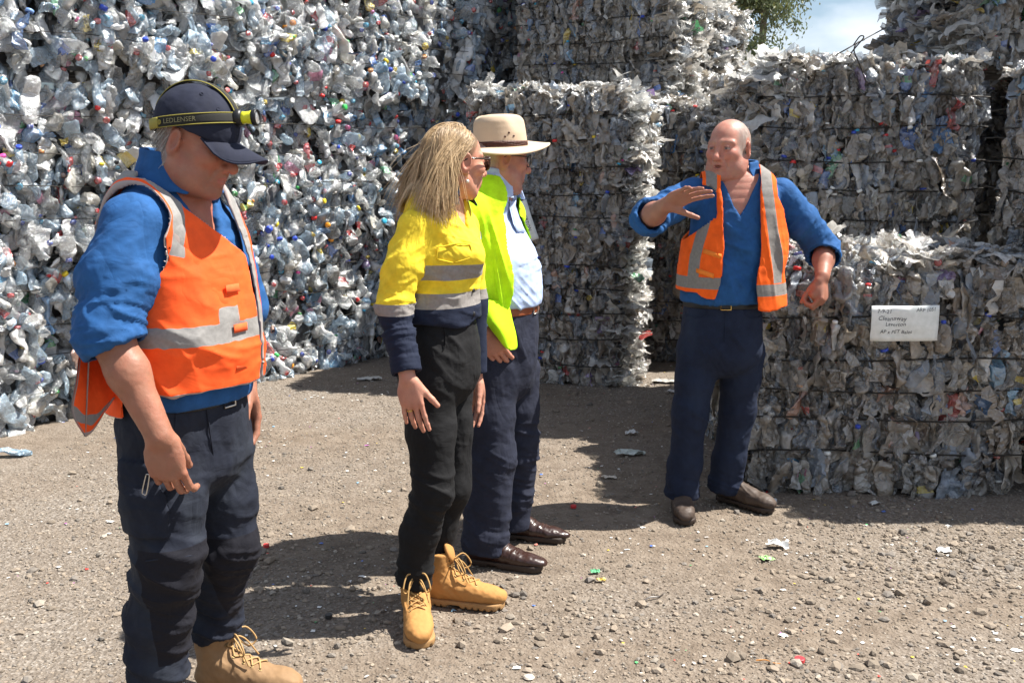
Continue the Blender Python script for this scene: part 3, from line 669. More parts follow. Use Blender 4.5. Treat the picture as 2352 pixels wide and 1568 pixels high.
def head_sdf(q, jaw=1.0, jowl=0.0, mouth=0.0, nose=1.0, ears=True, lipk=1.0, chin=0.0):
    s = q.copy(); s[:, 1] = np.abs(s[:, 1])
    d = ell(s, (-.014, 0, .034), (.100, .0775, .088))
    d = smin(d, ell(s, (.022, 0, -.030), (.070, .063*jaw, .086)), .03)
    d = smin(d, rcone(s, (-.002, .056*jaw, -.052), (.064-chin, .020, -.103+chin), .021, .020-chin*.4), .028)
    d = smin(d, sph(s, (.073-chin, 0, -.104+chin*.8), .021-chin*.4), .02)
    if jowl: d = smin(d, ell(s, (.022, .040, -.078), (.045, .034+.01*jowl, .040+.012*jowl)), .03)
    d = smin(d, ell(s, (.058, .043, -.016), (.030, .025, .022)), .02)
    d = smin(d, ell(s, (.078, 0, -.054), (.020, .030, .028)), .02)
    d = smin(d, rcone(s, (.083, .010, .030), (.066, .050, .027), .0105, .009), .014)
    d = smax(d, -sph(s, (.103, .034, .007), .0205), .012)
    d = smin(d, rcone(s, (.088, 0, .022), (.108*1.0, 0, -.024), .0085, .0115*nose), .012)
    d = smin(d, sph(s, (.1125, 0, -.031), .0125*nose), .008)
    d = smin(d, sph(s, (.100, .0128*nose, -.035), .0085*nose), .006)
    d = smax(d, -sph(s, (.106, .0068, -.045), .0042), .003)
    d = smin(d, rcone(s, (.0965, 0, -.0585), (.084, .022, -.0635), .0062*lipk, .0035), .006)
    d = smin(d, rcone(s, (.0945, 0, -.0715), (.085, .019, -.068), .0075*lipk, .0035), .006)
    d = smax(d, -rcone(s, (.103, 0, -.0645), (.087, .022, -.0655), .0016, .001), .003)
    d = smax(d, -rcone(s, (.086, .030, -.040), (.080, .036, -.066), .0022, .001), .010)
    if mouth: d = smax(d, -ell(s, (.100, 0, -.0655), (.018, .015, .0055*mouth)), .003)
    d = np.minimum(d, sph(s, (.0775, .0330, .0065), .0125))
    up = smax(sph(s, (.0775, .0330, .0065), .0147), .0094-s[:, 2], .002); lo = smax(sph(s, (.0775, .0330, .0065), .0143), s[:, 2]-.0030, .002)
    d = smin(d, np.minimum(up, lo), .003)
    if ears:
        R = head_frame((.90, .42, -.20)); e = ell(s, (-.012, .083, -.002), (.022, .0085, .036), R)
        e = smax(e, -ell(s, (-.008, .093, .003), (.0135, .0090, .0245), R), .003); e = smin(e, rcone(s, (.004, .080, .004), (.000, .083, -.018), .0045, .004), .004)
        e = smin(e, ell(s, (-.001, .076, -.032), (.009, .007, .010)), .008)
        d = smin(d, e, .007)
    return d
def skin_cols(q, base, rng_seed, hair=None, lip=(.42, .13, .11), iris=(.10, .13, .16), flush=1.0, brow=None, hairfn=None, beard=0.0):
    """real colouring of the skin: flushed cheeks and nose, lips, eyes, hair stubble; crease shade is painted in"""
    n = len(q); c = np.tile(np.array(base, float), (n, 1)); ay = np.abs(q[:, 1]); x, z = q[:, 0], q[:, 2]
    mott = fbm(q*38, rng_seed, 3)[:, None]; c *= 1 + .12*mott; c[:, 1:] *= 1 + .10*fbm(q*75, rng_seed+3, 2)[:, None]
    fl = np.exp(-(((x-.075)/.03)**2 + ((ay-.042)/.024)**2 + ((z+.02)/.028)**2)) + 1.1*np.exp(-(((x-.11)/.02)**2 + (ay/.018)**2 + ((z+.03)/.02)**2)) + .8*np.exp(-(((x+.01)/.03)**2 + ((ay-.085)/.012)**2 + (z/.04)**2))
    fl = np.clip(fl, 0, 1)[:, None]*flush*.55; c = c*(1-fl) + fl*c*np.array([1.06, .70, .66])
    li = np.exp(-(((x-.095)/.012)**2)*.5)*(np.abs(z+.0655) < .0115*np.clip(1-(ay/.026)**2, 0, 1)); li = li[:, None]*.75; c = c*(1-li) + li*np.array(lip)
    de = np.sqrt((x-.0775)**2 + (ay-.033)**2 + (z-.0065)**2); ey = (de < .0134) & (z < .0112) & (z > .0018) & (x > .080)
    c[ey] = (.30, .25, .22); ir = ey & (np.sqrt((ay-.033)**2 + (z-.0065)**2) < .0052); c[ir] = iris
    ln = (de < .0165) & (z > .0095) & (z < .0135) & (x > .078) & (np.abs(ay-.033) < .0125); c[ln] = c[ln]*.30; l2 = (de < .016) & (z > .0012) & (z < .0030) & (x > .078); c[l2] = c[l2]*.6
    if brow is not None:
        zc = .030 + .004*np.cos((ay-.03)*60); b = np.exp(-((z-zc)/.0045)**2)*(ay > .012)*(ay < .055)*(x > .05)*(.6+.4*fbm(q*260, 4, 2)); b = np.clip(b, 0, 1)[:, None]*.75
        c = c*(1-b) + b*np.array(brow)
    if beard:       # shaved stubble on jaw, chin and lip; shade of fine creases painted beside the eyes and on the brow
        bm = np.clip((-.040-z)*50, 0, 1)*np.clip((x+.01)*40, 0, 1)*np.clip((z+.135)*60, 0, 1); bm = bm*(.7+.5*fbm(q*230, 6, 2)); bm = np.clip(bm, 0, 1)[:, None]*beard; c = c*(1-bm) + bm*np.array([.17, .13, .115])
    cr = (np.abs(vnoise(np.stack([x*30, ay*26, z*210], -1), 12)) < .10)*np.clip((z-.040)*60, 0, 1)*(x > .03)*(z < .085)*.09 + (np.abs(vnoise(np.stack([x*60, ay*60, z*170], -1), 15)) < .12)*np.exp(-(((ay-.062)/.014)**2 + ((z-.004)/.016)**2))*(x > .03)*.12
    c = c*(1-(cr*(1.0 if beard else .3))[:, None]*np.array([.8, 1, 1]))
    if hair is not None and hairfn is not None:
        m = np.clip(hairfn(q), 0, 1)[:, None]; hv = np.array(hair)*(1+.35*fbm(q*np.array([120, 120, 60]), 8, 2)[:, None]); c = c*(1-m) + m*hv
    return np.clip(c, 0, 1)

# ------------------------------------------------------------------ cloth, skin, leather
def gt(m, a, thr=0.0): return m.math('GREATER_THAN', a, thr)
def cloth_mat(name, base, tape=None, trim=None, alt=None, rough=.85, wr=.45, fade=None, sheen=.0, scale=1.0):
    m = M(name); m.set(Roughness=rough, Specular_IOR_Level=.25)
    n1 = m.noise(6*scale, 4, .55, sc=(1, 1, .55)); n2 = m.noise(26*scale, 4, .6); n3 = m.noise(420, 2)
    dk = tuple(v*.80 for v in base); lt = tuple(min(1, v*1.12) for v in base)
    c = m.mix(m.ramp(n2.outputs[0], [(.3, 0.0), (.7, 1.0)]), dk, lt)
    if fade: c = m.mix(m.ramp(n1.outputs[0], [(.45, 0.0), (.75, .6)]), c, fade)
    if alt is not None: c = m.mix(gt(m, m.attr('alt').outputs['Fac']), c, alt)
    if tape is not None:
        sc_ = m.noise(90, 3); t = m.ramp(sc_.outputs[0], [(.35, tuple(v*.85 for v in tape)), (.65, tape)]); c = m.mix(gt(m, m.attr('tape').outputs['Fac']), c, t)
    if trim is not None: c = m.mix(gt(m, m.attr('trim').outputs['Fac']), c, trim)
    m.col(c)
    def crease(n): return m.math('ABSOLUTE', m.math('SUBTRACT', n.outputs[0], 0.5))
    w1 = m.noise(7*scale, 3, .5, sc=(1, 1, .6)); w2 = m.noise(19*scale, 3, .5, sc=(.8, .8, 1.3))
    for w in (w1, w2): w.inputs['Distortion'].default_value = .6
    b = m.bump(crease(w1), wr*.9, .040); b = m.bump(crease(w2), wr*.55, .012, b); b = m.bump(n3.outputs[0], .12, .001, b); m.nrm(b)
    return m.m
def skin_mat():
    m = M('skin'); a = m.attr('scol'); n = m.noise(180, 4, .6); n2 = m.noise(30, 3)
    c = m.mix(m.ramp(n2.outputs[0], [(.4, 0.0), (.8, .30)]), a.outputs['Color'], (.36, .10, .065)); c = m.mix(m.ramp(n.outputs[0], [(.55, 0.0), (.75, .25)]), c, (.20, .09, .05))
    m.col(c); m.set(Roughness=.48, Specular_IOR_Level=.35, Subsurface_Weight=.12, Subsurface_Scale=.012)
    m.b.inputs['Subsurface Radius'].default_value = (1.0, .35, .2)
    n4 = m.noise(420, 2); m.nrm(m.bump(n4.outputs[0], .25, .0012, m.bump(n.outputs[0], .22, .0025, m.bump(n2.outputs[0], .12, .006)))); return m.m
def plain_mat(name, base, rough=.5, metal=0.0, bump=.2, scale=60, spec=.4, var=.25):
    m = M(name); n = m.noise(scale, 4, .6); d = tuple(v*(1-var) for v in base)
    m.col(m.mix(n.outputs[0], d, tuple(min(1, v*(1+var*.6)) for v in base))); m.set(Roughness=rough, Metallic=metal, Specular_IOR_Level=spec)
    m.nrm(m.bump(n.outputs[0], bump, .004)); return m.m
def hair_mat(name='hair'):
    m = M(name); a = m.attr('col'); m.col(a.outputs['Color']); m.set(Roughness=.42, Specular_IOR_Level=.45); return m.m
SKIN = skin_mat(); HAIR = hair_mat()

def sdf_part(name, parent, f, lo, hi, h, mats, spots=(), seed=0, smooth=1, soft_amp=0.0, soft_sc=14, attrs=None, post=None, inv_origin=None):
    V, F = mesh_sdf(f, lo, hi, h, smooth); N = vnormals(V, F); V0 = V
    at = {k: fn(V) for k, fn in (attrs or {}).items()}
    if soft_amp: V = soft(V, N, soft_amp, soft_sc, seed)
    if spots: V = folds(V, N, spots, seed)
    if post: V = post(V, N)
    o = link(name, np_mesh(name, V - wo(parent), F[:, ::-1] if False else F, mats, vattr=at), parent)
    return o
def strands(name, parent, paths, r0, cols, mat, n=4):
    """paths (S, K, 3): one object of fine locks"""
    S, K, _ = paths.shape; T = np.gradient(paths, axis=1); T /= np.linalg.norm(T, axis=2)[..., None]+1e-9
    A = np.cross(T, np.array([.2, .1, 1.0])); A /= np.linalg.norm(A, axis=2)[..., None]+1e-9; B = np.cross(T, A)
    a = np.linspace(0, 2*np.pi, n, endpoint=False); rad = r0*np.linspace(1, .35, K)[None, :, None, None]
    V = paths[:, :, None] + rad*(np.cos(a)[None, None, :, None]*A[:, :, None] + np.sin(a)[None, None, :, None]*B[:, :, None])
    fq = grid_faces(K, n); F = (fq[None] + (np.arange(S)*K*n)[:, None, None]).reshape(-1, 4)
    fc = np.repeat(np.concatenate([cols, np.ones((S, 1))], 1), len(fq), 0)
    return link(name, np_mesh(name, V.reshape(-1, 3) - wo(parent), F, [mat], fcol=fc), parent)
def tubes_obj(name, parent, lines, rad, mat, n=6):
    Vs, Fs, nv = [], [], 0
    for L in lines:
        V, F = tube(L, rad, n); Vs.append(V); Fs.append(F+nv); nv += len(V)
    return link(name, np_mesh(name, np.concatenate(Vs) - wo(parent), np.concatenate(Fs), [mat]), parent)
def wo(o):
    v = np.zeros(3)
    while o is not None: v = v + np.array(o.location); o = o.parent
    return v
def grad(f, P, e=1e-3):
    g = np.stack([f(P+np.eye(3)[k]*e) - f(P-np.eye(3)[k]*e) for k in range(3)], -1); return g/(np.linalg.norm(g, axis=-1)[..., None]+1e-9)
def proj(f, P, off=0.0, it=6):
    P = np.array(P, float)
    for _ in range(it): P = P - grad(f, P)*(f(P)-off)[:, None]
    return P
def sheet(name, parent, Gp, th, mats, attrs=None, smooth=True):
    """closed thin solid from a grid of points (r, c, 3)"""
    r, c, _ = Gp.shape; du = np.gradient(Gp, axis=1); dv = np.gradient(Gp, axis=0); n = np.cross(du, dv); n /= np.linalg.norm(n, axis=2)[..., None]+1e-12
    A = (Gp + n*th/2).reshape(-1, 3); B = (Gp - n*th/2).reshape(-1, 3); k = r*c; i = np.arange(k).reshape(r, c)
    q = grid_faces(r, c, False); F = [q, q[:, ::-1]+k]
    ring = np.concatenate([i[0, :], i[1:, -1], i[-1, -2::-1], i[-2:0, 0]]); nx = np.roll(ring, -1)
    F.append(np.stack([ring, ring+k, nx+k, nx], -1)); at = {a: np.concatenate([v.ravel()]*2) for a, v in (attrs or {}).items()}
    return link(name, np_mesh(name, np.concatenate([A, B]) - wo(parent), np.concatenate(F), mats, smooth=smooth, vattr=at), parent)
def patch(ctrl, n=6):
    """smooth surface through a grid of control points"""
    C_ = np.asarray(ctrl, float); rows = np.stack([catmull(r, n) for r in C_]); return np.stack([catmull(rows[:, j], n) for j in range(rows.shape[1])], 1)
def lathe(prof, n=24):
    """profile rows (radius, height) about z"""
    p = np.asarray(prof, float); a = np.linspace(0, 2*np.pi, n, endpoint=False)
    V = np.stack([p[:, None, 0]*np.cos(a), p[:, None, 0]*np.sin(a), np.repeat(p[:, 1:2], n, 1)], -1); return V.reshape(-1, 3), grid_faces(len(p), n)
def text_pts(body, size, shear=0.0):
    """triangulated lettering as (vertices xy, polygons) with the origin at the middle of the left side"""
    cu = bpy.data.curves.new('lettering', 'FONT'); cu.body = body; cu.size = size; cu.shear = shear; cu.resolution_u = 2; cu.align_y = 'CENTER'
    o = bpy.data.objects.new('lettering', cu); C.objects.link(o); dg = bpy.context.evaluated_depsgraph_get(); dg.update()
    me = bpy.data.meshes.new_from_object(o.evaluated_get(dg)); V = np.array([v.co[:] for v in me.vertices]); P = [list(p.vertices) for p in me.polygons]
    bpy.data.objects.remove(o); bpy.data.curves.remove(cu); bpy.data.meshes.remove(me); return V, P
def text_obj(name, parent, body, size, fmap, mat, shear=0.0):
    V, P = text_pts(body, size, shear); W = np.array([fmap(v[0], v[1]) for v in V]) - wo(parent)
    me = bpy.data.meshes.new(name); me.from_pydata(W.tolist(), [], P); me.materials.append(mat); me.update(); return link(name, me, parent)

# ------------------------------------------------------------------ footwear
def boot(parent, heel, toe_dir, L, H, up_mat, sole_mat, lace_mat=None, label=None, lean=(0, 0), low=False, shaft=.052, tongue=True, cuff=None):
    """heel: point of the ground under the heel; toe_dir: direction of the toe on the ground"""
    t = unit([toe_dir[0], toe_dir[1], 0]); l = V3(-t[1], t[0], 0); R = np.stack([t, l, V3(0, 0, 1)], 1); heel = np.array(heel, float); k = L/.30
    def f(P):
        q = (P-heel) @ R/k
        nodes = [(.022, 0, .050, .030, .034), (.05, 0, .055, .037, .040), (.11, 0, .055, .039, .043), (.18, 0, .050, .046, .038), (.245, 0, .046, .047, .033), (.280, 0, .042, .035, .025), (.288, 0, .040, .022, .016)]
        if low: nodes = [(.022, 0, .040, .028, .026), (.06, 0, .046, .034, .034), (.12, 0, .050, .037, .036), (.19, 0, .042, .044, .028), (.255, 0, .036, .040, .022), (.300, 0, .032, .026, .014), (.312, 0, .030, .014, .009)]
        d = loft(q, nodes, (0, 1, 0), (0, 0, 1), 3, 2.2)
        d = smin(d, rcone(q, (.052, 0, .07), (.048+lean[0], lean[1], H/k), .046, shaft), .025)
        d = smin(d, rcone(q, (.085, 0, .085), (.17, 0, .055 if not low else .045), .040, .034 if not low else .028), .03)
        d = smax(d, .020-q[:, 2], .004); d = smax(d, q[:, 2]-H/k, .004)
        return d*k
    lo = heel + R @ V3(.14*k, 0, 0) - V3(.24, .24, .02); hi = lo + V3(.48, .48, H+.06)
    b = sdf_part('boot', parent, f, lo, hi, .004, [up_mat], smooth=1, soft_amp=.0035, soft_sc=26, seed=int(H*100),
                 spots=[(heel + R @ V3(.13*k, 0, .10*k), .07, (.6, 0, .8), 46, .003)] if not low else [(heel + R @ V3(.19*k, 0, .06*k), .05, tuple(t), 60, .0025)])
    if label: b['label'] = label
    def fs(P):
        q = (P-heel) @ R/k; w = np.interp(q[:, 0], [-.02, .03, .10, .19, .25, .31], [.036, .041, .039, .050, .049, .030])*(1.0 if not low else .90)
        tip = .300 if not low else .318
        a = rcone(np.stack([q[:, 0], q[:, 1], 0*q[:, 0]], -1), (.036, 0, 0), (tip-.056, 0, 0), .041, .052 if not low else .042)
        d = smax(a, np.abs(q[:, 2]-.013)-.013, .006)
        d = smax(d, -np.maximum(np.abs(q[:, 0]-.112)-.020, np.abs(q[:, 2])-.010), .004)
        if not low:
            gr = np.maximum(np.abs(((q[:, 0]+.5) % .024)-.012)-.0035, np.maximum(np.abs(q[:, 2])-.009, -(a+.010))); d = np.maximum(d, -gr)
        return d*k
    s = sdf_part('sole', b, fs, lo, hi - V3(0, 0, H), .0035, [sole_mat], smooth=1)
    if lace_mat:
        pts = [(.195, .088), (.172, .100), (.150, .114), (.128, .132), (.112, .152), (.104, .174), (.100, .196)]
        pts = [p for p in pts if p[1]*k < H-.005]; lines = []; rg = random.Random(int(heel[0]*1000))
        def at(p, y): return heel + R @ (V3(p[0], y, p[1])*k)
        for i in range(len(pts)-1):
            for sg in (-1, 1):
                line = [at(pts[i], -sg*.024), at(((pts[i][0]+pts[i+1][0])/2, (pts[i][1]+pts[i+1][1])/2), 0), at(pts[i+1], sg*.024)]
                lines.append(proj(f, catmull(line, 5), .0035))
        top = pts[-1]
        for sg in (-1, 1):   # the bow: two loops and two hanging ends
            lp = [at(top, 0), at((top[0]+.03, top[1]+.012), sg*.03), at((top[0]+.055, top[1]-.03), sg*.045), at((top[0]+.035, top[1]-.045), sg*.03), at((top[0]+.008, top[1]-.004), sg*.004)]
            lines.append(catmull(lp, 6)); lines.append(catmull([at(top, 0), at((top[0]+.03, top[1]-.02), sg*.022), at((top[0]+.062, top[1]-.075), sg*(.030+.01*rg.random()))], 6))
        tubes_obj('laces', b, lines, .0026*k, lace_mat, 6)
        ey = []
        for p in pts:
            for sg in (-1, 1):
                c = proj(f, [at(p, sg*.026)], .001)[0]; g_ = grad(f, c[None])[0]; a_ = unit(np.cross(g_, (0.1, .2, 1))); b_ = np.cross(g_, a_)
                ey.append([c + .0042*(a_*math.cos(x)+b_*math.sin(x)) for x in np.linspace(0, 6.28, 10)])
        tubes_obj('eyelet', b, ey, .0014, EYELET, 4)
        if tongue:
            c0 = heel + R @ (V3(.088+lean[0], 0, H/k+.005)*k)
            def ft(P): return ell(P, c0, (.012, .034, .045), np.stack([unit(R @ V3(.93, 0, .36)), l, unit(R @ V3(-.36, 0, .93))], 1))
            sdf_part('tongue', b, ft, c0-.06, c0+.06, .004, [up_mat])
    return b
EYELET = plain_mat('brass_eyelet', (.30, .22, .10), .35, .9)
# ------------------------------------------------------------------ colours of clothes
DRILL = (.018, .086, .245); ORANGE = (.96, .105, .018); TAPE = (.27, .26, .25); NAVY = (.010, .015, .034)
MAT_DRILL = cloth_mat('blue_drill', DRILL, wr=.55)
MAT_VEST = cloth_mat('orange_hi_vis', ORANGE, tape=TAPE, trim=(.36, .30, .28), rough=.75, wr=.35, scale=.7)
MAT_WORKPANT = cloth_mat('navy_work_trousers', (.012, .015, .026), fade=(.040, .048, .062), alt=(.009, .009, .014), wr=.6)
MAT_TAN = plain_mat('dusty_tan_leather', (.27, .165, .085), .75, bump=.35, scale=30, spec=.25, var=.35)
MAT_TANSOLE = plain_mat('dusty_tan_rubber', (.20, .13, .075), .8, var=.3)
MAT_LACE = plain_mat('tan_lace', (.42, .26, .11), .8)
MAT_CAPN = cloth_mat('navy_cap_cotton', (.016, .019, .036), wr=.25)
MAT_BLACKP = plain_mat('black_plastic', (.010, .010, .011), .4); MAT_YEL = plain_mat('lime_yellow_plastic', (.72, .72, .03), .4)
MAT_STRAPY = plain_mat('yellow_strap', (.30, .26, .05), .8); MAT_STRAP = plain_mat('black_strap', (.016, .016, .014), .85)
MAT_LENS = plain_mat('lamp_lens', (.55, .55, .55), .08, .6); MAT_PRINT = plain_mat('strap_print', (.24, .22, .11), .8)
MAT_STEEL = plain_mat('steel', (.55, .53, .50), .3, 1.0)

def torso_dirs(fwd): f = unit([fwd[0], fwd[1], 0]); return f, V3(f[1], -f[0], 0)     # front, the person's right

# ================================================================== worker in the foreground (cap, orange vest)
def build_m1():
    Y0 = 2.70; fw, rt = torso_dirs((.91, -.41))
    base = G(455, 1560); base = V3(base[0], 2.72, 0)
    root = empty('person', base); tag(root, 'worker in navy cap with headlamp, blue shirt and orange vest, looking down', 'person')
    u = lambda x, y, Y=Y0: U(x, y, Y)
    # head
    R = head_frame((.91, -.24, -.33), roll=0.0); hs = 1.04; hc = u(453, 328, 2.66)
    def lq(P): return ((P-hc) @ R)/hs
    neck_b = u(398, 470, 2.70)
    SH_R, EL_R, WR_R = u(292, 520, 2.54), u(250, 765, 2.44), u(366, 1000, 2.40)
    SH_L, EL_L, WR_L = u(478, 530, 2.85), u(560, 700, 2.93), u(562, 880, 2.86)
    torso = [np.r_[u(400, 425), .085, .080], np.r_[u(394, 468), .140, .098], np.r_[u(394, 530), .186, .128], np.r_[u(408, 600), .195, .142], np.r_[u(424, 700), .184, .156], np.r_[u(432, 790), .182, .160], np.r_[u(430, 880), .182, .158], np.r_[u(428, 940), .180, .142]]
    def f_torso(P): return loft(P, torso, rt, fw, 3, 2.3)
    HR = hand_prims(WR_R, (.14, .06, -1), (.06, -1, -.10), (1, 0, 0), 1.14, (.62, .70, .78, .86), .05, (.0, 1.1), .5)
    HL = hand_prims(WR_L, (.12, -.05, -1), (.55, .83, 0), fw, 1.10, (.5, .55, .6, .65), .10, (.45, .75), .4)
    def f_head(P):
        d = head_sdf(lq(P), jaw=1.04, jowl=.5, nose=1.12)*hs
        d = smin(d, rcone(P, hc + R @ V3(-.030, 0, -.045), neck_b, .068, .078), .03)
        return d
    def f_chest(P): return smin(loft(P, [np.r_[n[:3], n[3]-.012, n[4]-.012] for n in torso[:5]], rt, fw, 3, 2.3), rcone(P, hc + R @ V3(-.030, 0, -.045), neck_b, .068, .078), .04)
    # body: one mesh of head, neck, chest, arms and hands
    base_c = (.34, .150, .098)
    def hairfn(q): return 1.6*np.clip(((q[:, 2]+.10) - np.clip((q[:, 0]+.035)*3.2, 0, 9)*1.0)*22, 0, 1)*(q[:, 0] < .012)*(np.abs(q[:, 1]) < .0765)
    def cols(V):
        q = lq(V); c = skin_cols(q, base_c, 3, (.20, .18, .165), flush=.8, beard=.28, brow=(.25, .2, .17), hairfn=lambda q: hairfn(q)*.8)
        nk = np.exp(-((q[:, 2]+.16)/.07)**2)[:, None]; return c*(1-nk*.18*np.array([0, 1, 1]))
    parts = []
    V, F = mesh_sdf(lambda P: np.minimum(f_head(P), f_chest(P)), hc-V3(.26, .26, .36), hc+V3(.26, .26, .2), .0034); parts.append((V, F, cols(V)))
    def armcols(V, seed):
        c = np.tile(np.array((.295, .135, .086)), (len(V), 1))*(1+.10*fbm(V*40, seed, 3)[:, None]); return c
    def knuckle(V, H, c):
        for i in range(4):
            k = H[0][i*4][1]; w = np.exp(-((V-k)**2).sum(1)/.012**2)[:, None]*.5; c = c*(1-w) + w*c*np.array([1.08, .68, .62])
            a, b = H[0][i*4+3][0], H[0][i*4+3][1]; w = np.exp(-((V-b)**2).sum(1)/.010**2)[:, None]*.4; c = c*(1-w) + w*c*np.array([1.1, .8, .75])
        return c
    for (sh, el, wr, H, sd) in ((SH_R, EL_R, WR_R, HR, 5), (SH_L, EL_L, WR_L, HL, 6)):
        mid = el*.62 + wr*.38
        f = lambda P: smin(chain(P, [sh, el, mid, wr], [.051, .052, .048, .034], .03), hand_sdf(P, H), .018)
        pts = np.array([el, wr, H[0][7][1], H[0][11][1], H[0][15][1], H[0][18][1]])
        V, F = mesh_sdf(f, np.minimum(pts.min(0), el)-.075, pts.max(0)+.075, .0030)
        N = vnormals(V, F); V = V + N*(.0007*fbm(V*60, 3, 2))[:, None]
        parts.append((V, F, knuckle(V, H, armcols(V, sd))))
    Vs = np.concatenate([p[0] for p in parts]); o = np.cumsum([0]+[len(p[0]) for p in parts]); Fs = np.concatenate([p[1]+o[i] for i, p in enumerate(parts)])
    body = link('body', np_mesh('body', Vs - base, Fs, [SKIN], vattr={'scol': np.concatenate([np.concatenate([p[2], np.ones((len(p[2]), 1))], 1) for p in parts])}), root)
    # grey hair below the cap
    rng = np.random.default_rng(2); S = 900
    q0 = np.stack([rng.uniform(-.105, .02, S), rng.choice([-1, 1], S)*rng.uniform(0, .09, S), rng.uniform(-.085, .055, S)], -1)
    q0 = q0[hairfn(q0) > .5]; fl = lambda q: head_sdf(q, jaw=1.04, jowl=.5, nose=1.12)
    q0 = proj(fl, q0, .001); q0 = q0[(hairfn(q0) > .4) & ~((np.abs(q0[:, 1]) > .072) & (q0[:, 0] > -.035) & (q0[:, 2] < .03))]
    paths = [q0]
    g = grad(fl, q0)
    for k in range(6): 
        d = np.array([-.25, 0, -.9]) + .28*g*(1-.12*k) + rng.normal(0, .12, q0.shape); paths.append(paths[-1] + .0052*d/np.linalg.norm(d, axis=1)[:, None])
    Pp = np.stack(paths, 1)*hs @ R.T + hc; v = rng.uniform(.16, .60, len(q0))[:, None]
    strands('hair', root, Pp, .0011, np.concatenate([v, v*.93, v*.85], 1), HAIR, 3)
    # shirt
    cuff_c = EL_R*.90 + WR_R*.10; ad = unit(cuff_c-SH_R)
    fpl = lambda P: (P-(EL_R*.855+WR_R*.145)) @ unit(WR_R-EL_R)
    fsl = lambda P: smax(chain(P, [SH_R + V3(.02, 0, -.0), SH_R*.5+EL_R*.5, EL_R, EL_R*.86+WR_R*.14], [.084, .090, .080, .076], .03), fpl(P), .004)
    vz = lambda P: None
    ck = u(470, 500, 2.62)
    def f_shirt(P):
        d = f_torso(P); d = smin(d, fsl(P), .035)
        d = smin(d, chain(P, [SH_L, SH_L*.5+EL_L*.5, EL_L], [.085, .082, .075], .03), .035)
        # rolled cuff of the near sleeve
        cu = smax(rcone(P, EL_R*.97+WR_R*.03 , EL_R*.86+WR_R*.14, .085, .082), fpl(P), .004); d = smin(d, cu, .008)
        d = smax(d, -rcone(P, EL_R, WR_R, .064, .064), .004)
        e = P-neck_b; s = e @ rt; w = e @ fw; z = P[:, 2]-(neck_b[2]-.165)
        d = smax(d, -np.maximum(np.abs(s-.0)-np.clip(z, 0, 1)*.33, -w+.02), .006)
        d = smax(d, -rcone(P, neck_b - V3(0, 0, .05), neck_b + V3(.02, 0, .14), .079, .086), .005)
        d = smax(d, (torso[-2][2]-.040) - P[:, 2], .006)
        return d
    ax = unit(EL_R-SH_R)
    spots = [(EL_R + ax*-.03, .10, ax + V3(.25, 0, 0), 34, .011), (EL_R*.6+SH_R*.4, .11, ax + V3(.7, 0, .2), 20, .011), (EL_R + ax*.03, .075, ax, 55, .006), (u(560, 560, 2.7), .14, (.5, .1, 1), 16, .007)]
    lo = u(170, 960, 2.4) - V3(.06, .06, .0); hi = u(640, 330, 3.05)+V3(.05, .05, 0)
    sdf_part('shirt', root, f_shirt, V3(lo[0], 2.25, .92), V3(hi[0], 3.10, 1.62), .006, [MAT_DRILL], spots, 4, soft_amp=.004)
    # collar: stand and turned-down leaf
    nkd = unit(V3(.10, -.02, 1))
    def f_col(P):
        e = P-(neck_b+V3(.012, .0, .045)); z = e @ nkd; s = e @ rt; w = e @ fw; r = np.sqrt((s/1.04)**2 + w**2)
        d = np.maximum(np.abs(r-(.092-.12*z)) - .005, np.abs(z-.045)-.050)
        d2 = np.maximum(np.abs(r-(.102-.40*(z-.03)))-.004, np.abs(z-.040)-.046)
        d = np.minimum(d, d2); gap = np.maximum(np.abs(s)-.030-.55*np.clip(.06-z, 0, 1), .0-w); return np.maximum(d, -gap)
    sdf_part('collar', root, f_col, neck_b-V3(.2, .2, .1), neck_b+V3(.2, .2, .16), .004, [MAT_DRILL], seed=9, soft_amp=.003)
    # orange vest: a shell over the shirt
    vt = [np.r_[n[:3], n[3]+.020, n[4]+.020] for n in torso]
    vt[-1] = np.r_[vt[-1][:3], .215, .185]; vt[-2] = np.r_[vt[-2][:3], .208, .182]; vt[-3] = np.r_[vt[-3][:3]+V3(0, 0, 0), .208, .182]
    def f_raw(P): return smin(smin(f_torso(P), sph(P, SH_R+V3(.03, .01, -.01), .082), .04), sph(P, SH_L, .078), .04)
    def f_vt(P): return smin(loft(P, vt, rt, fw, 3, 2.3), f_raw(P)-.024, .012)
    AH = u(283, 558, 2.53); AHL = u(490, 560, 2.88)
    def reg(P):
        e = P-neck_b; s = e @ rt; w = e @ fw; z = P[:, 2]
        zr = z-neck_b[2]
        hem = (torso[-2][2]+.012) + .035*np.cos(np.clip(s/.2, -1, 1)*1.5)*0 - z - np.where(w < -.02, .07, 0)
        def hole(c, sg):
            q = P-c; return np.minimum(.132 - np.sqrt((q @ fw)**2*1.1 + (P[:, 2]-c[2])**2*.95), (e @ rt)*sg-.105)
        arm = np.maximum(hole(AH, 1), hole(AHL, -1))
        vn = np.clip(zr+.13, 0, 1)*.60 + .010
        op = np.where(w > 0, vn-np.abs(s+.105*np.clip(-zr/.14, 0, 1)), -1.0)
        nk = -(rcone(P, neck_b+V3(0,0,.02), neck_b+V3(0, 0, .2), .108, .135))
        return np.maximum(np.maximum(np.maximum(hem, arm), np.maximum(op, nk)), np.abs(s)-(.150+.55*np.clip(-zr-.02, 0, 1)))
    def f_vest(P):
        d = f_vt(P); d = np.maximum(d, -(d+.010)); return np.maximum(d, reg(P))
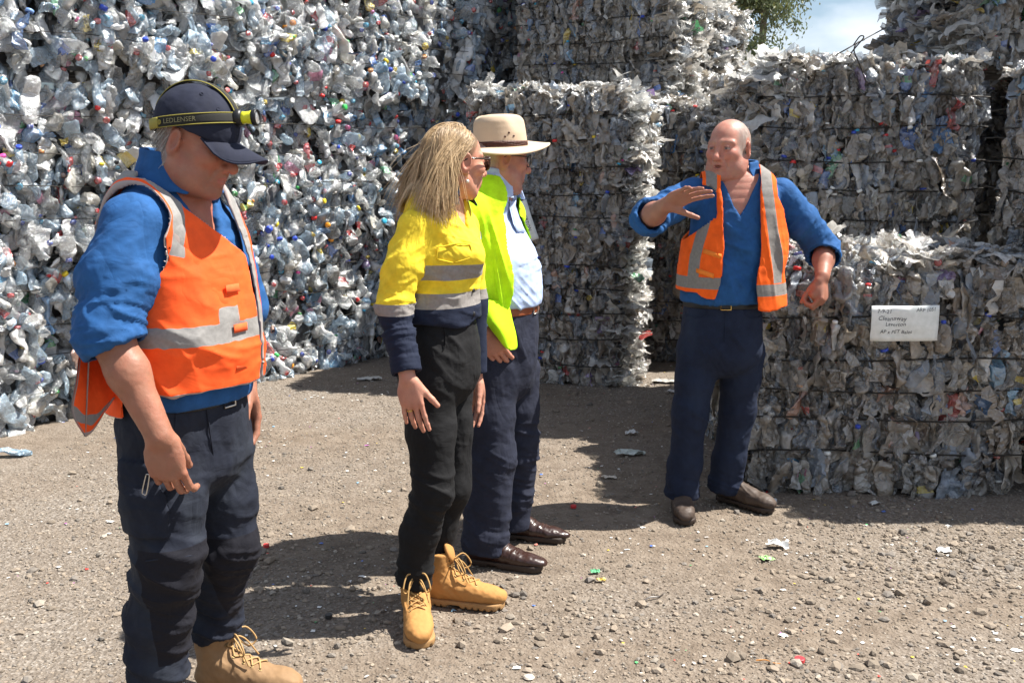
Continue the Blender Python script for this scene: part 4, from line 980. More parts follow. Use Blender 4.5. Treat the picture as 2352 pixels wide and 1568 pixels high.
    def tape(P):
        e = P-neck_b; s = e @ rt; w = e @ fw; z = P[:, 2]
        wob = .003*vnoise(P*60, 3)
        hz = .026 - np.abs(z-1.168 + .0*s) + wob
        patch_ = np.minimum(.035-np.abs(s-.028), .030-np.abs(z-1.205))*(w > 0) - (w <= 0)*1 + wob
        vt_ = .021 - np.abs(s-.118 - .22*np.clip(neck_b[2]-z, 0, .3)) ; vt_ = np.minimum(vt_, np.where(w > 0, z-1.375-.25*(s-.15), z-1.15)) + wob*.5
        vl = np.minimum(.027-np.abs(s+.118), z-1.17)
        return np.maximum(np.maximum(hz, patch_), np.maximum(vt_, vl))
    vest = sdf_part('vest', root, f_vest, V3(lo[0], 2.25, .88), V3(hi[0], 3.10, 1.64), .005, [MAT_VEST],
             [(u(450, 640, 2.5), .14, (.35, 0, 1), 13, .006), (u(470, 830, 2.5), .13, (.55, 0, .8), 12, .008), (u(400, 860, 2.5), .1, (.8, 0, .6), 14, .006), (u(560, 800, 2.7), .12, (.2, 0, 1), 15, .006)], 12, soft_amp=.005, soft_sc=9,
             attrs={'tape': tape, 'trim': lambda V: reg(V)+.0042})
    # loose tail of the vest behind the arm
    cp = lambda x, y, Y: u(x, y, Y)
    ctrl = [[cp(212, 640, 2.52), cp(225, 650, 2.62), cp(262, 660, 2.72)], [cp(190, 760, 2.47), cp(215, 780, 2.56), cp(290, 800, 2.66)],
            [cp(176, 870, 2.43), cp(222, 885, 2.50), cp(300, 880, 2.60)], [cp(166, 945, 2.42), cp(215, 950, 2.47), cp(268, 905, 2.56)], [cp(196, 1003, 2.43), cp(216, 985, 2.46), cp(262, 912, 2.54)]]
    Gp = patch(ctrl, 9); r_, c_ = Gp.shape[:2]; vv, uu = np.meshgrid(np.linspace(0, 4, r_), np.linspace(0, 2, c_), indexing='ij')
    tp = .26-np.abs(vv-3.05-.25*np.sin(uu*1.5)) + .05*np.sin(uu*9); tr = np.maximum(vv-3.86, .05-np.minimum(uu, 9))
    sheet('vest_tail', vest, Gp, .005, [MAT_VEST], {'tape': tp, 'trim': tr})
    # hook and loop tabs and the torn tape end at the chest
    TAB = cloth_mat('orange_tab', (.96, .125, .035), wr=.2)
    for (x, y) in ((556, 662), (578, 752), (583, 838)):
        c = proj(f_vt, [u(x-24, y, 2.62)], .004)[0]; n = grad(f_vt, c[None])[0]; a = unit(np.cross(V3(0, 0, 1), n)); b = np.cross(n, a)
        gg = np.array([proj(f_vt, [c + a*i*.026 + V3(0, 0, 1)*(j*.011) for i in (-1, -.5, 0, .5, 1)], .003) for j in (-1, 0, 1)])
        sheet('fastening_tab', vest, gg, .0025, [TAB])
    # trousers
    wz = torso[-2][2]
    KR, AR = u(388, 1275, 2.55), u(364, 1545, 2.60); KL, AL = u(526, 1250, 2.78), u(492, 1452, 2.86)
    hipR, hipL = u(372, 985, 2.62), u(488, 985, 2.80)
    pel = [np.r_[u(430, 885), .158, .128], np.r_[u(428, 950), .180, .148], np.r_[u(426, 1030), .186, .148]]
    def f_tr(P):
        d = loft(P, pel, rt, fw, 3, 2.3)
        d = smin(d, chain(P, [hipR, hipR*.45+KR*.55, KR, KR*.5+AR*.5 + V3(-.02, .02, 0), AR], [.118, .103, .090, .083, .086], .03), .03)
        d2 = chain(P, [hipL, hipL*.45+KL*.55, KL, KL*.5+AL*.5 + V3(-.02, .02, 0), AL], [.112, .094, .082, .074, .078], .03)
        d = smin(d, d2, .014)
        d = smax(d, (P[:, 2]-wz-.004), .004); d = smax(d, -rcone(P, AR, AR-V3(0, 0, .2), .066, .066), .004)
        d = smax(d, (AR[2]-.01)-P[:, 2] - 9*(P[:, 0] > (AR[0]+AL[0])/2)*(P[:, 1] > 2.72), .004); d = smax(d, np.where(P[:, 1] > 2.72, (AL[2]-.0)-P[:, 2]+.12*(P[:, 0]-AL[0]), -9), .004)
        return d
    def alt(P):
        dR = np.minimum(np.minimum(KR[2]+.045-P[:, 2], P[:, 2]-(AR[2]+.06)), (P-KR) @ fw+.02) ; dL = np.minimum(np.minimum(KL[2]+.05-P[:, 2], P[:, 2]-(AL[2]+.05)), (P-KL) @ fw+.02)
        near = P[:, 1] < 2.68; return np.where(near, dR, dL)
    dn = V3(0, 0, 1)
    spots = [(AR+V3(0, 0, .05), .10, (.35, 0, 1), 26, .011), (AR+V3(.02, 0, .20), .12, (.45, 0, .9), 18, .008), (KR+V3(.0, 0, -.06), .12, (.5, 0, .85), 17, .012), (AL+V3(0, 0, .05), .11, (.35, 0, 1), 28, .014), (AL+V3(0, 0, .17), .11, (.4, 0, 1), 20, .012), (KL+V3(0, 0, -.02), .12, (.4, 0, 1), 18, .012), (hipL+V3(-.03, 0, -.05), .16, (.8, 0, .6), 14, .009), (hipR+V3(.05, 0, -.14), .14, (.6, 0, .8), 12, .007)]
    pkc = u(312, 1150, 2.47); Rp = np.stack([fw, rt, V3(0, 0, 1)], 1)
    def f_tr2(P):
        d = f_tr(P); q = (P-pkc) @ Rp; b = np.abs(q)-np.array([.070, .030, .095]); bx = np.sqrt((np.maximum(b, 0)**2).sum(1)) + np.minimum(b.max(1), 0)
        fl = np.abs(q - np.array([0, .004, .070]))-np.array([.076, .034, .026]); fl = np.sqrt((np.maximum(fl, 0)**2).sum(1)) + np.minimum(fl.max(1), 0)
        return np.minimum(d, np.maximum(np.minimum(bx-.004, fl-.004), d-.014))
    spots += [(pkc, .10, (.2, 0, 1), 24, .005)]
    trs = sdf_part('trousers', root, f_tr2, V3(u(215, 1500)[0]-.05, 2.28, .06), V3(u(640, 900)[0], 3.05, wz+.02), .006, [MAT_WORKPANT], spots, 31, soft_amp=.005, attrs={'alt': alt})
    for L in ([u(418, 905, 2.45), u(412, 960, 2.45), u(402, 1020, 2.45), u(384, 1075, 2.44)], [u(498, 915, 2.55), u(508, 990, 2.55), u(505, 1060, 2.58)], [u(330, 1290, 2.45), u(385, 1283, 2.44), u(450, 1275, 2.50)]):
        tubes_obj('trouser_seam', trs, [proj(f_tr2, catmull(L, 6), .001)], .0022, MAT_WORKPANT, 5)
    # cargo pocket with a paper clip, seams, belt buckle
    cl = u(333, 1110, 2.405); loop = [cl+V3(.004, 0, .022), cl+V3(-.008, 0, -.020), cl+V3(-.005, 0, -.028), cl+V3(.002, 0, -.026), cl+V3(.012, 0, .018), cl+V3(.010, 0, .024), cl+V3(.004, 0, .024)]
    tubes_obj('paper_clip', trs, [catmull(loop, 5)], .0016, MAT_STEEL, 5)
    def f_belt(P):
        d = loft(P, [np.r_[n[:3], n[3]+.004, n[4]+.004] for n in pel], rt, fw, 3, 2.3); return np.maximum(np.maximum(d, -(d+.01)), np.abs(P[:, 2]-(wz-.028))-.018)
    belt = sdf_part('belt', root, f_belt, V3(u(215, 1500)[0]-.05, 2.4, wz-.08), V3(u(640, 900)[0], 3.02, wz+.02), .006, [MAT_BLACKP])
    bc = proj(lambda P: loft(P, pel, rt, fw, 3, 2.3), [pel[0][:3] + fw*.14 - V3(0, 0, .028)], .010)[0]
    tubes_obj('buckle', belt, [[bc+rt*a+V3(0, 0, b) for a, b in ((-.022, -.018), (.022, -.018), (.022, .018), (-.022, .018), (-.022, -.018))]], .003, MAT_STEEL, 6)
    # boots
    hl = G(452, 1592); boot(root, V3(hl[0]-.0, 2.86, 0), (1, -.13), .325, .20, MAT_TAN, MAT_TANSOLE, MAT_LACE, label='dusty tan lace-up boot, the far one', lean=(-.0, 0))
    boot(root, V3(AR[0]-.055, 2.62, 0), (.80, -.60), .325, .17, MAT_TAN, MAT_TANSOLE, MAT_LACE, label='near boot, mostly below the picture')
    # cap with headlamp
    CE, CR_ = V3(-.010, 0, .038), V3(.114, .094, .106)
    edge = lambda q: (.036 - .14*np.clip(q[:, 0], 0, 1) - .16*np.clip(-q[:, 0], 0, 1)) - q[:, 2]
    def f_cap(P):
        q = lq(P); d = ell(q, CE, CR_); d = smax(d, edge(q), .004)
        seam = np.abs(q[:, 1]) ; d = d + .0012*np.exp(-(seam/.0025)**2); s2 = np.abs(q[:, 0]-.01); d = d + .0012*np.exp(-(s2/.0025)**2)
        return d*hs
    cap_o = sdf_part('cap', root, f_cap, hc-.19, hc+.22, .004, [MAT_CAPN], seed=3, soft_amp=.0012, soft_sc=30)
    nt, nr = 29, 10; t, r = np.meshgrid(np.linspace(-1, 1, nt), np.linspace(0, 1, nr))
    xa, ya = CE[0] + .106*np.cos(t*.95), .088*np.sin(t*.95); xo, yo = CE[0] + .062 + .140*np.cos(t*1.40), .090*np.sin(t*1.40)
    wd = .096*np.sqrt(np.clip(1-t**2, 0, 1))
    x = xa + r*wd; y = ya*(1 + .06*r); fd = r*wd; z = .034 - .006*np.abs(t) - .13*fd - (fd/.096)*(y/.09)**2*.085
    Gb = np.stack([x, y, z], -1)*hs @ R.T + hc; sheet('brim', cap_o, Gb, .0045, [MAT_CAPN])
    tubes_obj('brim_edge', cap_o, [Gb[-1]], .003, MAT_CAPN, 6)
    for (yy, xx) in ((-.05, .02), (-.045, .07)):
        c = CE + V3(xx, yy, .0); zz = CR_[2]*math.sqrt(max(0, 1-(xx/CR_[0])**2-(yy/CR_[1])**2)); c = V3(c[0], c[1], CE[2]+zz)*hs; n = unit((c/hs-CE)/CR_**2); a_ = unit(np.cross(n, (0, 1, .3))); b_ = np.cross(n, a_)
        tubes_obj('vent_eyelet', cap_o, [[(R @ (c + .0045*(a_*math.cos(k)+b_*math.sin(k)))) + hc for k in np.linspace(0, 6.28, 10)]], .0012, MAT_CAPN, 4)
    # strap: the cap's cut by a tilted plane, pushed out a little
    pn = unit(V3(-.40, 0, .915)); pc = V3(.006, 0, .058)
    def ring(phi, off, lift=1.03):
        e1 = unit(V3(.915, 0, .40)); e2 = V3(0, -1, 0); c = pc + pn*off - CE; d = e1*np.cos(phi) + e2*np.sin(phi)
        A = ((d/CR_)**2).sum(); B = 2*(c*d/CR_**2).sum(); Cc = ((c/CR_)**2).sum() - lift**2; k = (-B+math.sqrt(max(B*B-4*A*Cc, 0)))/(2*A); return CE + c + d*k
    def W_(q): return (R @ (q*hs)) + hc
    ph = np.linspace(-math.pi, math.pi, 73)
    Gs = np.array([[W_(ring(p, o)) for p in ph] for o in (-.0125, -.006, 0, .006, .0125)])
    lamp = sheet('headlamp', cap_o, Gs, .003, [MAT_STRAP])
    for o_ in (-.0125, .0125): tubes_obj('strap_edge', lamp, [np.array([W_(ring(p, o_, 1.045)) for p in ph])], .0013, MAT_STRAPY, 4)
    pb = np.linspace(2.28, 3.02, 14); sheet('strap_end', lamp, np.array([[W_(ring(p, o, 1.055)) for p in pb] for o in (-.0125, 0, .0125)]), .003, [MAT_STRAPY])
    p0 = 2.10
    def fmap(x, y): return W_(ring(p0-x/.098, y, 1.062))
    text_obj('strap_lettering', lamp, 'LEDLENSER', .0165, fmap, MAT_PRINT)
    cdot = [[fmap(-.012 + rr*math.cos(k), rr*math.sin(k)) for k in np.linspace(0, 6.28, 12)] for rr in (.002, .005)]
    tubes_obj('strap_badge', lamp, [np.array(c) for c in cdot], .0016, MAT_STRAPY, 4)
    # top strap, standing a little off the crown
    th = np.linspace(math.radians(38), math.radians(172), 26)
    top = lambda s, k: np.array([W_(CE + V3(math.cos(a)*CR_[0], s, math.sin(a)*CR_[2])*V3(1.06, 1, 1.055)) for a in th])
    sheet('top_strap', lamp, np.stack([top(-.010, 0), top(.010, 0)]), .003, [MAT_STRAP]); 
    for s_ in (-.011, .011): tubes_obj('strap_edge', lamp, [top(s_, 0)], .0014, MAT_STRAPY, 4)
    # lamp body, tilted forward; axis in world space
    lc = W_(ring(0.0, 0, 1.05)); axw = unit(V3(.98, -.12, .02)); b_ = unit(np.cross(axw, (0, 0, 1))); u_ = np.cross(b_, axw); Rl = np.stack([b_, u_, axw], 1)
    def put(V): return V @ Rl.T + lc - wo(lamp)
    V, F = lathe([(.0, -.012), (.020, -.012), (.022, -.004), (.022, .006), (.016, .012), (.0, .012)], 20); link('lamp_bracket', np_mesh('lamp_bracket', put(V), F, [MAT_BLACKP]), lamp)
    V, F = lathe([(.0, .010), (.0165, .010), (.0150, .020), (.0165, .032), (.0195, .040), (.0, .040)], 20); link('lamp_body', np_mesh('lamp_body', put(V), F, [MAT_YEL]), lamp)
    V, F = lathe([(.0170, .038), (.0215, .040), (.0220, .050), (.0190, .053), (.0165, .049)], 20); link('lamp_bezel', np_mesh('lamp_bezel', put(V), F, [MAT_BLACKP]), lamp)
    V, F = lathe([(.0, .0495), (.009, .0490), (.0168, .0485)], 20); link('lamp_lens', np_mesh('lamp_lens', put(V), F, [MAT_LENS]), lamp)
    return root
build_m1()
# ------------------------------------------------------------------ shared pieces for the other three people
def build_body(root, base, pieces, seed=0):
    Vs, Fs, Cs, nv = [], [], [], 0
    for f, lo, hi, h, colf in pieces:
        V, F = mesh_sdf(f, lo, hi, h); c = colf(V); Vs.append(V); Fs.append(F+nv); Cs.append(np.concatenate([c, np.ones((len(c), 1))], 1)); nv += len(V)
    return link('body', np_mesh('body', np.concatenate(Vs)-base, np.concatenate(Fs), [SKIN], vattr={'scol': np.concatenate(Cs)}), root)
def arm_piece(el, wr, H, r, col, seed, bulge=.62):
    mid = el*bulge + wr*(1-bulge)
    f = lambda P: smin(chain(P, [el, mid, wr], r, .03), hand_sdf(P, H), .016)
    pts = np.array([el, wr] + [p[1] for p in H[0]])
    def cf(V):
        c = np.tile(np.array(col, float), (len(V), 1))*(1+.10*fbm(V*40, seed, 3)[:, None])
        for i in range(4):
            k = H[0][i*4][1]; w = np.exp(-((V-k)**2).sum(1)/.011**2)[:, None]*.45; c = c*(1-w) + w*c*np.array([1.08, .70, .64])
            k = H[0][i*4+3][1]; w = np.exp(-((V-k)**2).sum(1)/.009**2)[:, None]*.4; c = c*(1-w) + w*c*np.array([1.1, .8, .78])
        return c
    return (f, pts.min(0)-.075, pts.max(0)+.075, .0028, cf)
def make_collar(root, nb, rt, fw, mat, r0, seed, tilt=(0, 0), gap=.03, h=.045, rx=1.05, name='collar'):
    ax = unit(V3(tilt[0], tilt[1], 1))
    def f(P):
        e = P-nb; z = e @ ax; s = e @ rt; w = e @ fw; r = np.sqrt((s/rx)**2 + w**2)
        d = np.maximum(np.abs(r-(r0-.10*z))-.0045, np.abs(z-h)-h*1.05)
        lf = np.maximum(np.abs(r-(r0+.012-.45*(z-.6*h)))-.0040, np.maximum(z-2.02*h, (.006 - .030*np.clip(w/.08, 0, 1)) - z))
        d = np.minimum(d, lf); g = np.maximum(np.abs(s)-gap-.50*np.clip(1.4*h-z, 0, 1), -w); return np.maximum(d, -g)
    return sdf_part(name, root, f, nb-V3(.2, .2, .09), nb+V3(.2, .2, .15), .0038, [mat], seed=seed, soft_amp=.003)
def buttons(parent, pts, nrm, r, mat, name='button'):
    for p, n in zip(pts, nrm):
        n = unit(n); a = unit(np.cross(n, (0.1, .2, 1))); b = np.cross(n, a); V, F = lathe([(0, .0032), (r*.45, .0032), (r*.5, .0024), (r*.8, .0036), (r, .0020), (r, 0)], 14)
        link(name, np_mesh(name, V @ np.stack([a, b, n], 1).T + p - wo(parent), F, [mat]), parent)
def eyeglasses(parent, W_, frame_mat, lens_mat, name, sc=1.0, solid=True):
    """W_ maps head coordinates to the scene"""
    a = np.linspace(0, 2*np.pi, 33); objs = []
    def out(sg, k, off=0.0):
        x = np.sign(np.cos(a))*np.abs(np.cos(a))**.65*.0265*k; z = np.sign(np.sin(a))*np.abs(np.sin(a))**.65*.0215*k
        z = z + .10*x; return np.stack([.1035 + off - .30*np.abs(x+.0)*(x > 0) - .0*x, sg*(.0345 + x), .004 + z], -1)
    lines = [np.array([W_(p) for p in out(sg, 1.0)]) for sg in (-1, 1)]
    lines.append(np.array([W_(V3(.104, y, .012)) for y in np.linspace(-.010, .010, 5)]))
    root_ = tubes_obj(name, parent, lines, .0026*sc, frame_mat, 6)
    for sg in (-1, 1):
        tubes_obj('temple', root_, [np.array([W_(V3(x, sg*y, z)) for x, y, z in ((.094, .062, .016), (.078, .072, .0165), (.04, .0775, .0165), (.0, .083, .015), (-.022, .083, .004))])], .0030*sc, frame_mat, 6)
        if solid or lens_mat:
            o = out(sg, .98); c = o.mean(0); Gp = np.stack([np.array([W_(c + (p-c)*k) for p in o]) for k in (.02, .5, 1.0)]); sheet('lens', root_, Gp, .002, [lens_mat])
    return root_
def trouser_part(root, name, pel, legs, rt, fw, wz, mat, spots, seed, lo, hi, k=.014, hem_slope=0.0, extra=None, h=.006, attrs=None):
    """legs: list of (points, radii)"""
    def f(P):
        d = loft(P, pel, rt, fw, 3, 2.3); first = True
        for pts, rad in legs:
            e = chain(P, pts, rad, .03); ax = unit(pts[-1]-pts[-2]); e = smax(e, (P-pts[-1]) @ ax, .004); e = smax(e, -rcone(P, pts[-1]-ax*.04, pts[-1]+ax*.2, rad[-1]-.012, rad[-1]-.010), .004)
            d = smin(d, e, .03 if first else k); first = False
        d = smax(d, P[:, 2]-wz, .004)
        return extra(P, d) if extra else d
    return sdf_part(name, root, f, lo, hi, h, [mat], spots, seed, soft_amp=.004, attrs=attrs), f
# ================================================================== woman in the yellow shirt
MAT_YSHIRT = cloth_mat('yellow_navy_work_shirt', (.80, .60, .035), tape=(.27, .25, .235), alt=NAVY, wr=.45)
MAT_NAVYCLOTH = cloth_mat('navy_drill', NAVY, wr=.45)
MAT_BLACKPANT = cloth_mat('black_trousers', (.0085, .0085, .0095), wr=.55)
MAT_WHEAT = plain_mat('wheat_nubuck', (.43, .215, .070), .8, bump=.25, scale=40, spec=.2, var=.16)
MAT_WHEATSOLE = plain_mat('wheat_rubber', (.34, .19, .075), .75, var=.2)
MAT_WLACE = plain_mat('wheat_lace', (.42, .25, .09), .8)
MAT_TORT = plain_mat('tortoiseshell', (.045, .022, .010), .18, scale=120, spec=.6, var=.7)
MAT_SUNLENS = plain_mat('brown_sunglass_lens', (.020, .010, .006), .06, spec=.8, bump=0)
MAT_PEARL = plain_mat('pearl', (.75, .70, .64), .2, spec=.7); MAT_GOLD = plain_mat('gold', (.75, .50, .16), .25, 1.0); MAT_DARKBTN = plain_mat('dark_button', (.02, .02, .022), .4)
def build_w():
    Y0 = 3.45; fw, rt = torso_dirs((.88, -.47)); u = lambda x, y, Y=Y0: U(x, y, Y)
    base = V3(G(985, 1440)[0], 3.45, 0); root = empty('person', base); tag(root, 'woman with long fair hair and sunglasses in a yellow and navy work shirt', 'person')
    R = head_frame((.83, .55, -.06)); hs = 1.03; hc = u(1046, 374, 3.45)
    def lq(P): return ((P-hc) @ R)/hs
    def W_(q): return R @ (np.asarray(q)*hs) + hc
    nb = u(1012, 470, 3.46)
    SH_R, EL_R, WR_R = u(945, 522, 3.31), u(905, 705, 3.26), u(936, 868, 3.18)
    SH_L, EL_L, WR_L = u(1060, 520, 3.61), u(1085, 700, 3.67), u(1092, 868, 3.65)
    torso = [np.r_[u(1010, 440), .070, .066], np.r_[u(1006, 468), .130, .085], np.r_[u(1008, 522), .160, .104], np.r_[u(1020, 585), .160, .122], np.r_[u(1018, 650), .150, .116], np.r_[u(1014, 705), .166, .124], np.r_[u(1010, 736), .170, .126]]
    def f_torso(P): return loft(P, torso, rt, fw, 3, 2.2)
    HR = hand_prims(WR_R, (.16, -.05, -1), (-.15, -1, 0), (1, 0, .2), .97, (.10, .25, .30, .22), .10, (.62, .10), .05)
    HL = hand_prims(WR_L, (.0, .05, -1), (.5, .86, 0), fw, .96, (.3, .35, .4, .45), .06, (.3, .5), .3)
    skin = (.52, .25, .17)
    nkr = (.052, .056)
    def f_head(P): return smin(head_sdf(lq(P), jaw=.90, nose=.86, lipk=1.15, chin=.007)*hs, rcone(P, W_((-.022, 0, -.05)), nb, *nkr), .03)
    def f_chest(P): return smin(loft(P, [np.r_[n[:3], n[3]-.012, n[4]-.012] for n in torso[:4]], rt, fw, 3, 2.2), rcone(P, W_((-.022, 0, -.05)), nb, *nkr), .03)
    scalp = lambda q: np.clip((q[:, 2] - .048 + 1.3*np.clip(-q[:, 0]+.045, -1, .12))*60, 0, 1)*(q[:, 2] > -.06)*(np.abs(q[:, 1]) < .0765)
    def cols(V): return skin_cols(lq(V), skin, 3, (.16, .105, .06), lip=(.46, .14, .13), flush=.55, brow=(.22, .13, .08), hairfn=scalp)
    build_body(root, base, [(lambda P: np.minimum(f_head(P), f_chest(P)), hc-V3(.22, .22, .34), hc+V3(.2, .2, .17), .0032, cols),
                            arm_piece(EL_R, WR_R, HR, [.042, .040, .026], (.48, .235, .165), 5), arm_piece(EL_L, WR_L, HL, [.042, .040, .027], (.48, .235, .165), 6)])
    c = HR[0][8][1]*.55 + HR[0][9][1]*.45; d = unit(HR[0][9][1]-HR[0][9][0]); a_ = unit(np.cross(d, (0, 1, 0))); b_ = np.cross(d, a_)
    tubes_obj('ring', root, [[c + d*o + .0098*(a_*math.cos(k)+b_*math.sin(k)) for k in np.linspace(0, 6.28, 18)] for o in (-.0016, .0016)], .0016, MAT_GOLD, 5)
    # hair: fine locks that follow the scalp, then fall back and blow to the left
    rng = np.random.default_rng(7); S = 5200
    th = rng.uniform(0, 2*np.pi, S*2); ph = np.arccos(rng.uniform(-.45, 1, S*2))
    q0 = np.stack([-.014 + .100*np.sin(ph)*np.cos(th), .0775*np.sin(ph)*np.sin(th), .034 + .088*np.cos(ph)], -1)
    q0 = q0[(scalp(q0) > .5)][:S]; S = len(q0)
    P0 = np.array([W_(q) for q in q0]); hd = unit(R[:, 0]); K = 26
    hcs = W_(V3(-.014, 0, .034)); rad = np.array([.100, .0775, .088])*hs
    lay = rng.uniform(.001, .010, S); Ln = np.clip((P0[:, 2]-u(1000, 452)[2]-rng.normal(0, .022, S))*1.18+.035, .10, .36)
    part = np.sign(q0[:, 1]+.012)     # falls to both sides of a parting
    pts = [P0]; sidey = np.exp(-((np.abs(q0[:, 1])-.07)/.03)**2)*(q0[:, 0] > -.04); v = rng.normal(0, .09, (S, 3))*np.where(rng.random(S) < .07, 3.2, 1.0)[:, None]
    wind = np.array([-.40, .05, .02]); clump = np.stack([vnoise(q0*34 + 9*k, 3+k) for k in range(3)], -1)
    for k in range(1, K):
        p = pts[-1]; q = (p-hcs) @ R; n = q/rad**2; nn = n/np.linalg.norm(n, axis=1)[:, None]; nw = nn @ R.T
        t = k/K; side = (R[:, 1][None]*part[:, None])
        d = np.array([0, 0, -1.0])[None]*(1.0+1.3*t) + -hd[None]*(.28*(1-t)**1.5) + wind[None]*(.04+.22*t) + side*.34*(1-t)**2 + clump*.20 + v*(.6+1.2*t) - hd[None]*(sidey*1.3*(1-.5*t))[:, None] + .26*np.stack([vnoise(p*17+3*j, 60+j) for j in range(3)], -1)
        inside = ((q/(rad + lay[:, None]))**2).sum(1)
        tang = d - nw*np.minimum((d*nw).sum(1), 0)[:, None]; near = np.clip((1.35-inside)/.35, 0, 1)[:, None]; d = d*(1-near) + tang*near
        d /= np.linalg.norm(d, axis=1)[:, None]; p2 = p + d*(Ln/K)[:, None]
        q = (p2-hcs) @ R; s_ = np.sqrt(((q/(rad+lay[:, None]))**2).sum(1)); push = s_ < 1; q[push] /= s_[push][:, None]; p2 = np.where(push[:, None], hcs + q @ R.T, p2)
        # keep off the shoulders
        ds = f_torso(p2)-.020; m_ = ds < 0
        if m_.any(): p2[m_] -= grad(f_torso, p2[m_])*ds[m_][:, None]
        pts.append(p2)
    Pp = np.stack(pts, 1)
    face = ((lq(Pp.reshape(-1, 3))).reshape(S, K, 3)); bad = ((face[..., 0] > .045) & (face[..., 2] < .035) & (face[..., 2] > -.12)).any(1) | ((face[..., 0] > -.028) & (np.abs(face[..., 1]) > .05) & (face[..., 2] < .010) & (face[..., 2] > -.10)).any(1) | ((face[..., 0] > -.03) & (face[..., 2] < -.03)).any(1)
    Pp = Pp[~bad]; mixv = np.clip(.5 + .5*vnoise(q0[~bad]*55, 9) + rng.normal(0, .22, (~bad).sum()), 0, 1)[:, None]
    colh = (1-mixv)*np.array([.26, .165, .085]) + mixv*np.array([.70, .515, .30])
    strands('hair', root, Pp, .00095, colh, HAIR, 3)
    # sunglasses and earring
    eyeglasses(root, W_, MAT_TORT, MAT_SUNLENS, 'sunglasses', 1.15)
    e0 = W_((-.004, -.088, -.046)); er = tubes_obj('earring', root, [[e0 + V3(0, 0, .008), e0, e0 - V3(0, 0, .008)]], .0009, MAT_GOLD, 5)
    V, F = lathe([(0, -.006)] + [(.006*math.cos(a), .006*math.sin(a)) for a in np.linspace(-1.2, 1.2, 7)] + [(0, .006)], 12); link('pearl', np_mesh('pearl', V + e0 - V3(0, 0, .014) - wo(er), F, [MAT_PEARL]), er)
    # shirt
    ax = unit(WR_R-EL_R); cuffR = WR_R*.93 + EL_R*.07
    fslR = lambda P: smax(chain(P, [SH_R+V3(.012, .01, 0), SH_R*.5+EL_R*.5, EL_R, cuffR], [.058, .058, .055, .046], .03), (P-cuffR) @ ax, .003)
    cuffL = WR_L*.93+EL_L*.07; axl = unit(WR_L-EL_L)
    fslL = lambda P: smax(chain(P, [SH_L, SH_L*.5+EL_L*.5, EL_L, cuffL], [.064, .060, .055, .046], .03), (P-cuffL) @ axl, .003)
    hemz = torso[-1][2]
    bust = u(1062, 588, 3.38)
    def f_shirt(P):
        d = smin(f_torso(P), ell(P, bust, (.070, .066, .06)), .06); d = smax(d, hemz-P[:, 2] - .012*np.sin((P-nb) @ rt*30), .004); sl = fslR(P); d = smin(d, sl, .022); d = smin(d, fslL(P), .022)
        cu = smax(rcone(P, cuffR - ax*.052, cuffR, .0515, .0505), np.maximum((P-cuffR) @ ax, -((P-cuffR) @ ax)-.052), .002); d = np.minimum(d, cu)
        d = smax(d, -rcone(P, WR_R-ax*.02, WR_R+ax*.05, .036, .034), .003)
        e = P-nb; s = e @ rt; w = e @ fw; z = P[:, 2]-(nb[2]-.085); d = smax(d, -np.maximum(np.abs(s)-np.clip(z, 0, 1)*.50, -w+.01), .004)
        return smax(d, -rcone(P, nb-V3(0, 0, .05), nb+V3(0, 0, .1), .062, .068), .004)
    def isarm(P): return np.minimum(fslR(P), fslL(P)) < f_torso(P)-.004
    z0, z1 = u(1060, 622, 3.37)[2], u(1060, 687, 3.37)[2]
    def tape(P):
        z = P[:, 2]; arm = isarm(P); t = np.maximum(.0255-np.abs(z-z0), .0255-np.abs(z-z1)); ta = .0185-np.abs(z-(u(905, 709, 3.25)[2])); return np.where(arm, ta, t)
    def alt(P): z = P[:, 2]; return np.where(isarm(P), u(905, 712, 3.25)[2]-z, z1-.02-z)
    sp = [(EL_R+ax*.02, .10, ax, 38, .007), (EL_R+ax*.10, .08, ax, 42, .006), (SH_R*.55+EL_R*.45, .12, ax+V3(.5, 0, .2), 20, .007), (u(1050, 570, 3.35), .10, (.4, 0, 1), 22, .005), (u(1030, 700, 3.35), .13, (.35, 0, 1), 20, .006), (u(1000, 540, 3.30), .10, (.8, 0, .6), 18, .006)]
    lo = V3(u(850, 700, 3.25)[0], 3.05, .72); hi = V3(u(1130, 700, 3.65)[0]+.06, 3.85, 1.58)
    sh = sdf_part('shirt', root, f_shirt, lo, hi, .005, [MAT_YSHIRT], sp, 17, soft_amp=.003, attrs={'tape': tape, 'alt': alt})
    make_collar(root, nb+V3(.010, -.004, .030), rt, fw, MAT_NAVYCLOTH, .082, 23, (.10, .03), .022, .036)
    bz = [(1082, 580), (1098, 640), (1093, 560)]
    pts = proj(f_torso, [nb + fw*.12 - V3(0, 0, dz) for dz in (.13, .21, .29, .37)], .002); pts = proj(f_shirt, pts, .002); buttons(sh, pts, grad(f_shirt, pts), .0075, MAT_DARKBTN)
    c0 = u(1040, 575, 3.33); hx = unit(V3(.9, .1, 0)); L = [c0 - hx*.055 + V3(0, 0, .012), c0 + hx*.055 + V3(0, 0, .016), c0 + hx*.055 - V3(0, 0, .022), c0 - V3(0, 0, .034), c0 - hx*.055 - V3(0, 0, .026), c0 - hx*.055 + V3(0, 0, .012)]
    L = np.concatenate([np.linspace(L[i], L[i+1], 7) for i in range(5)]); tubes_obj('pocket_flap', sh, [proj(f_shirt, L, .0015)], .0022, MAT_YSHIRT, 5)
    # trousers
    KR, AR = u(995, 1120, 3.33), u(950, 1338, 3.36); KL, AL = u(1040, 1118, 3.51), u(1000, 1300, 3.53)
    pel = [np.r_[u(1010, 735), .145, .110], np.r_[u(1012, 790), .158, .124], np.r_[u(1010, 850), .162, .132]]
    hR, hL = u(984, 860, 3.38), u(1030, 860, 3.55)
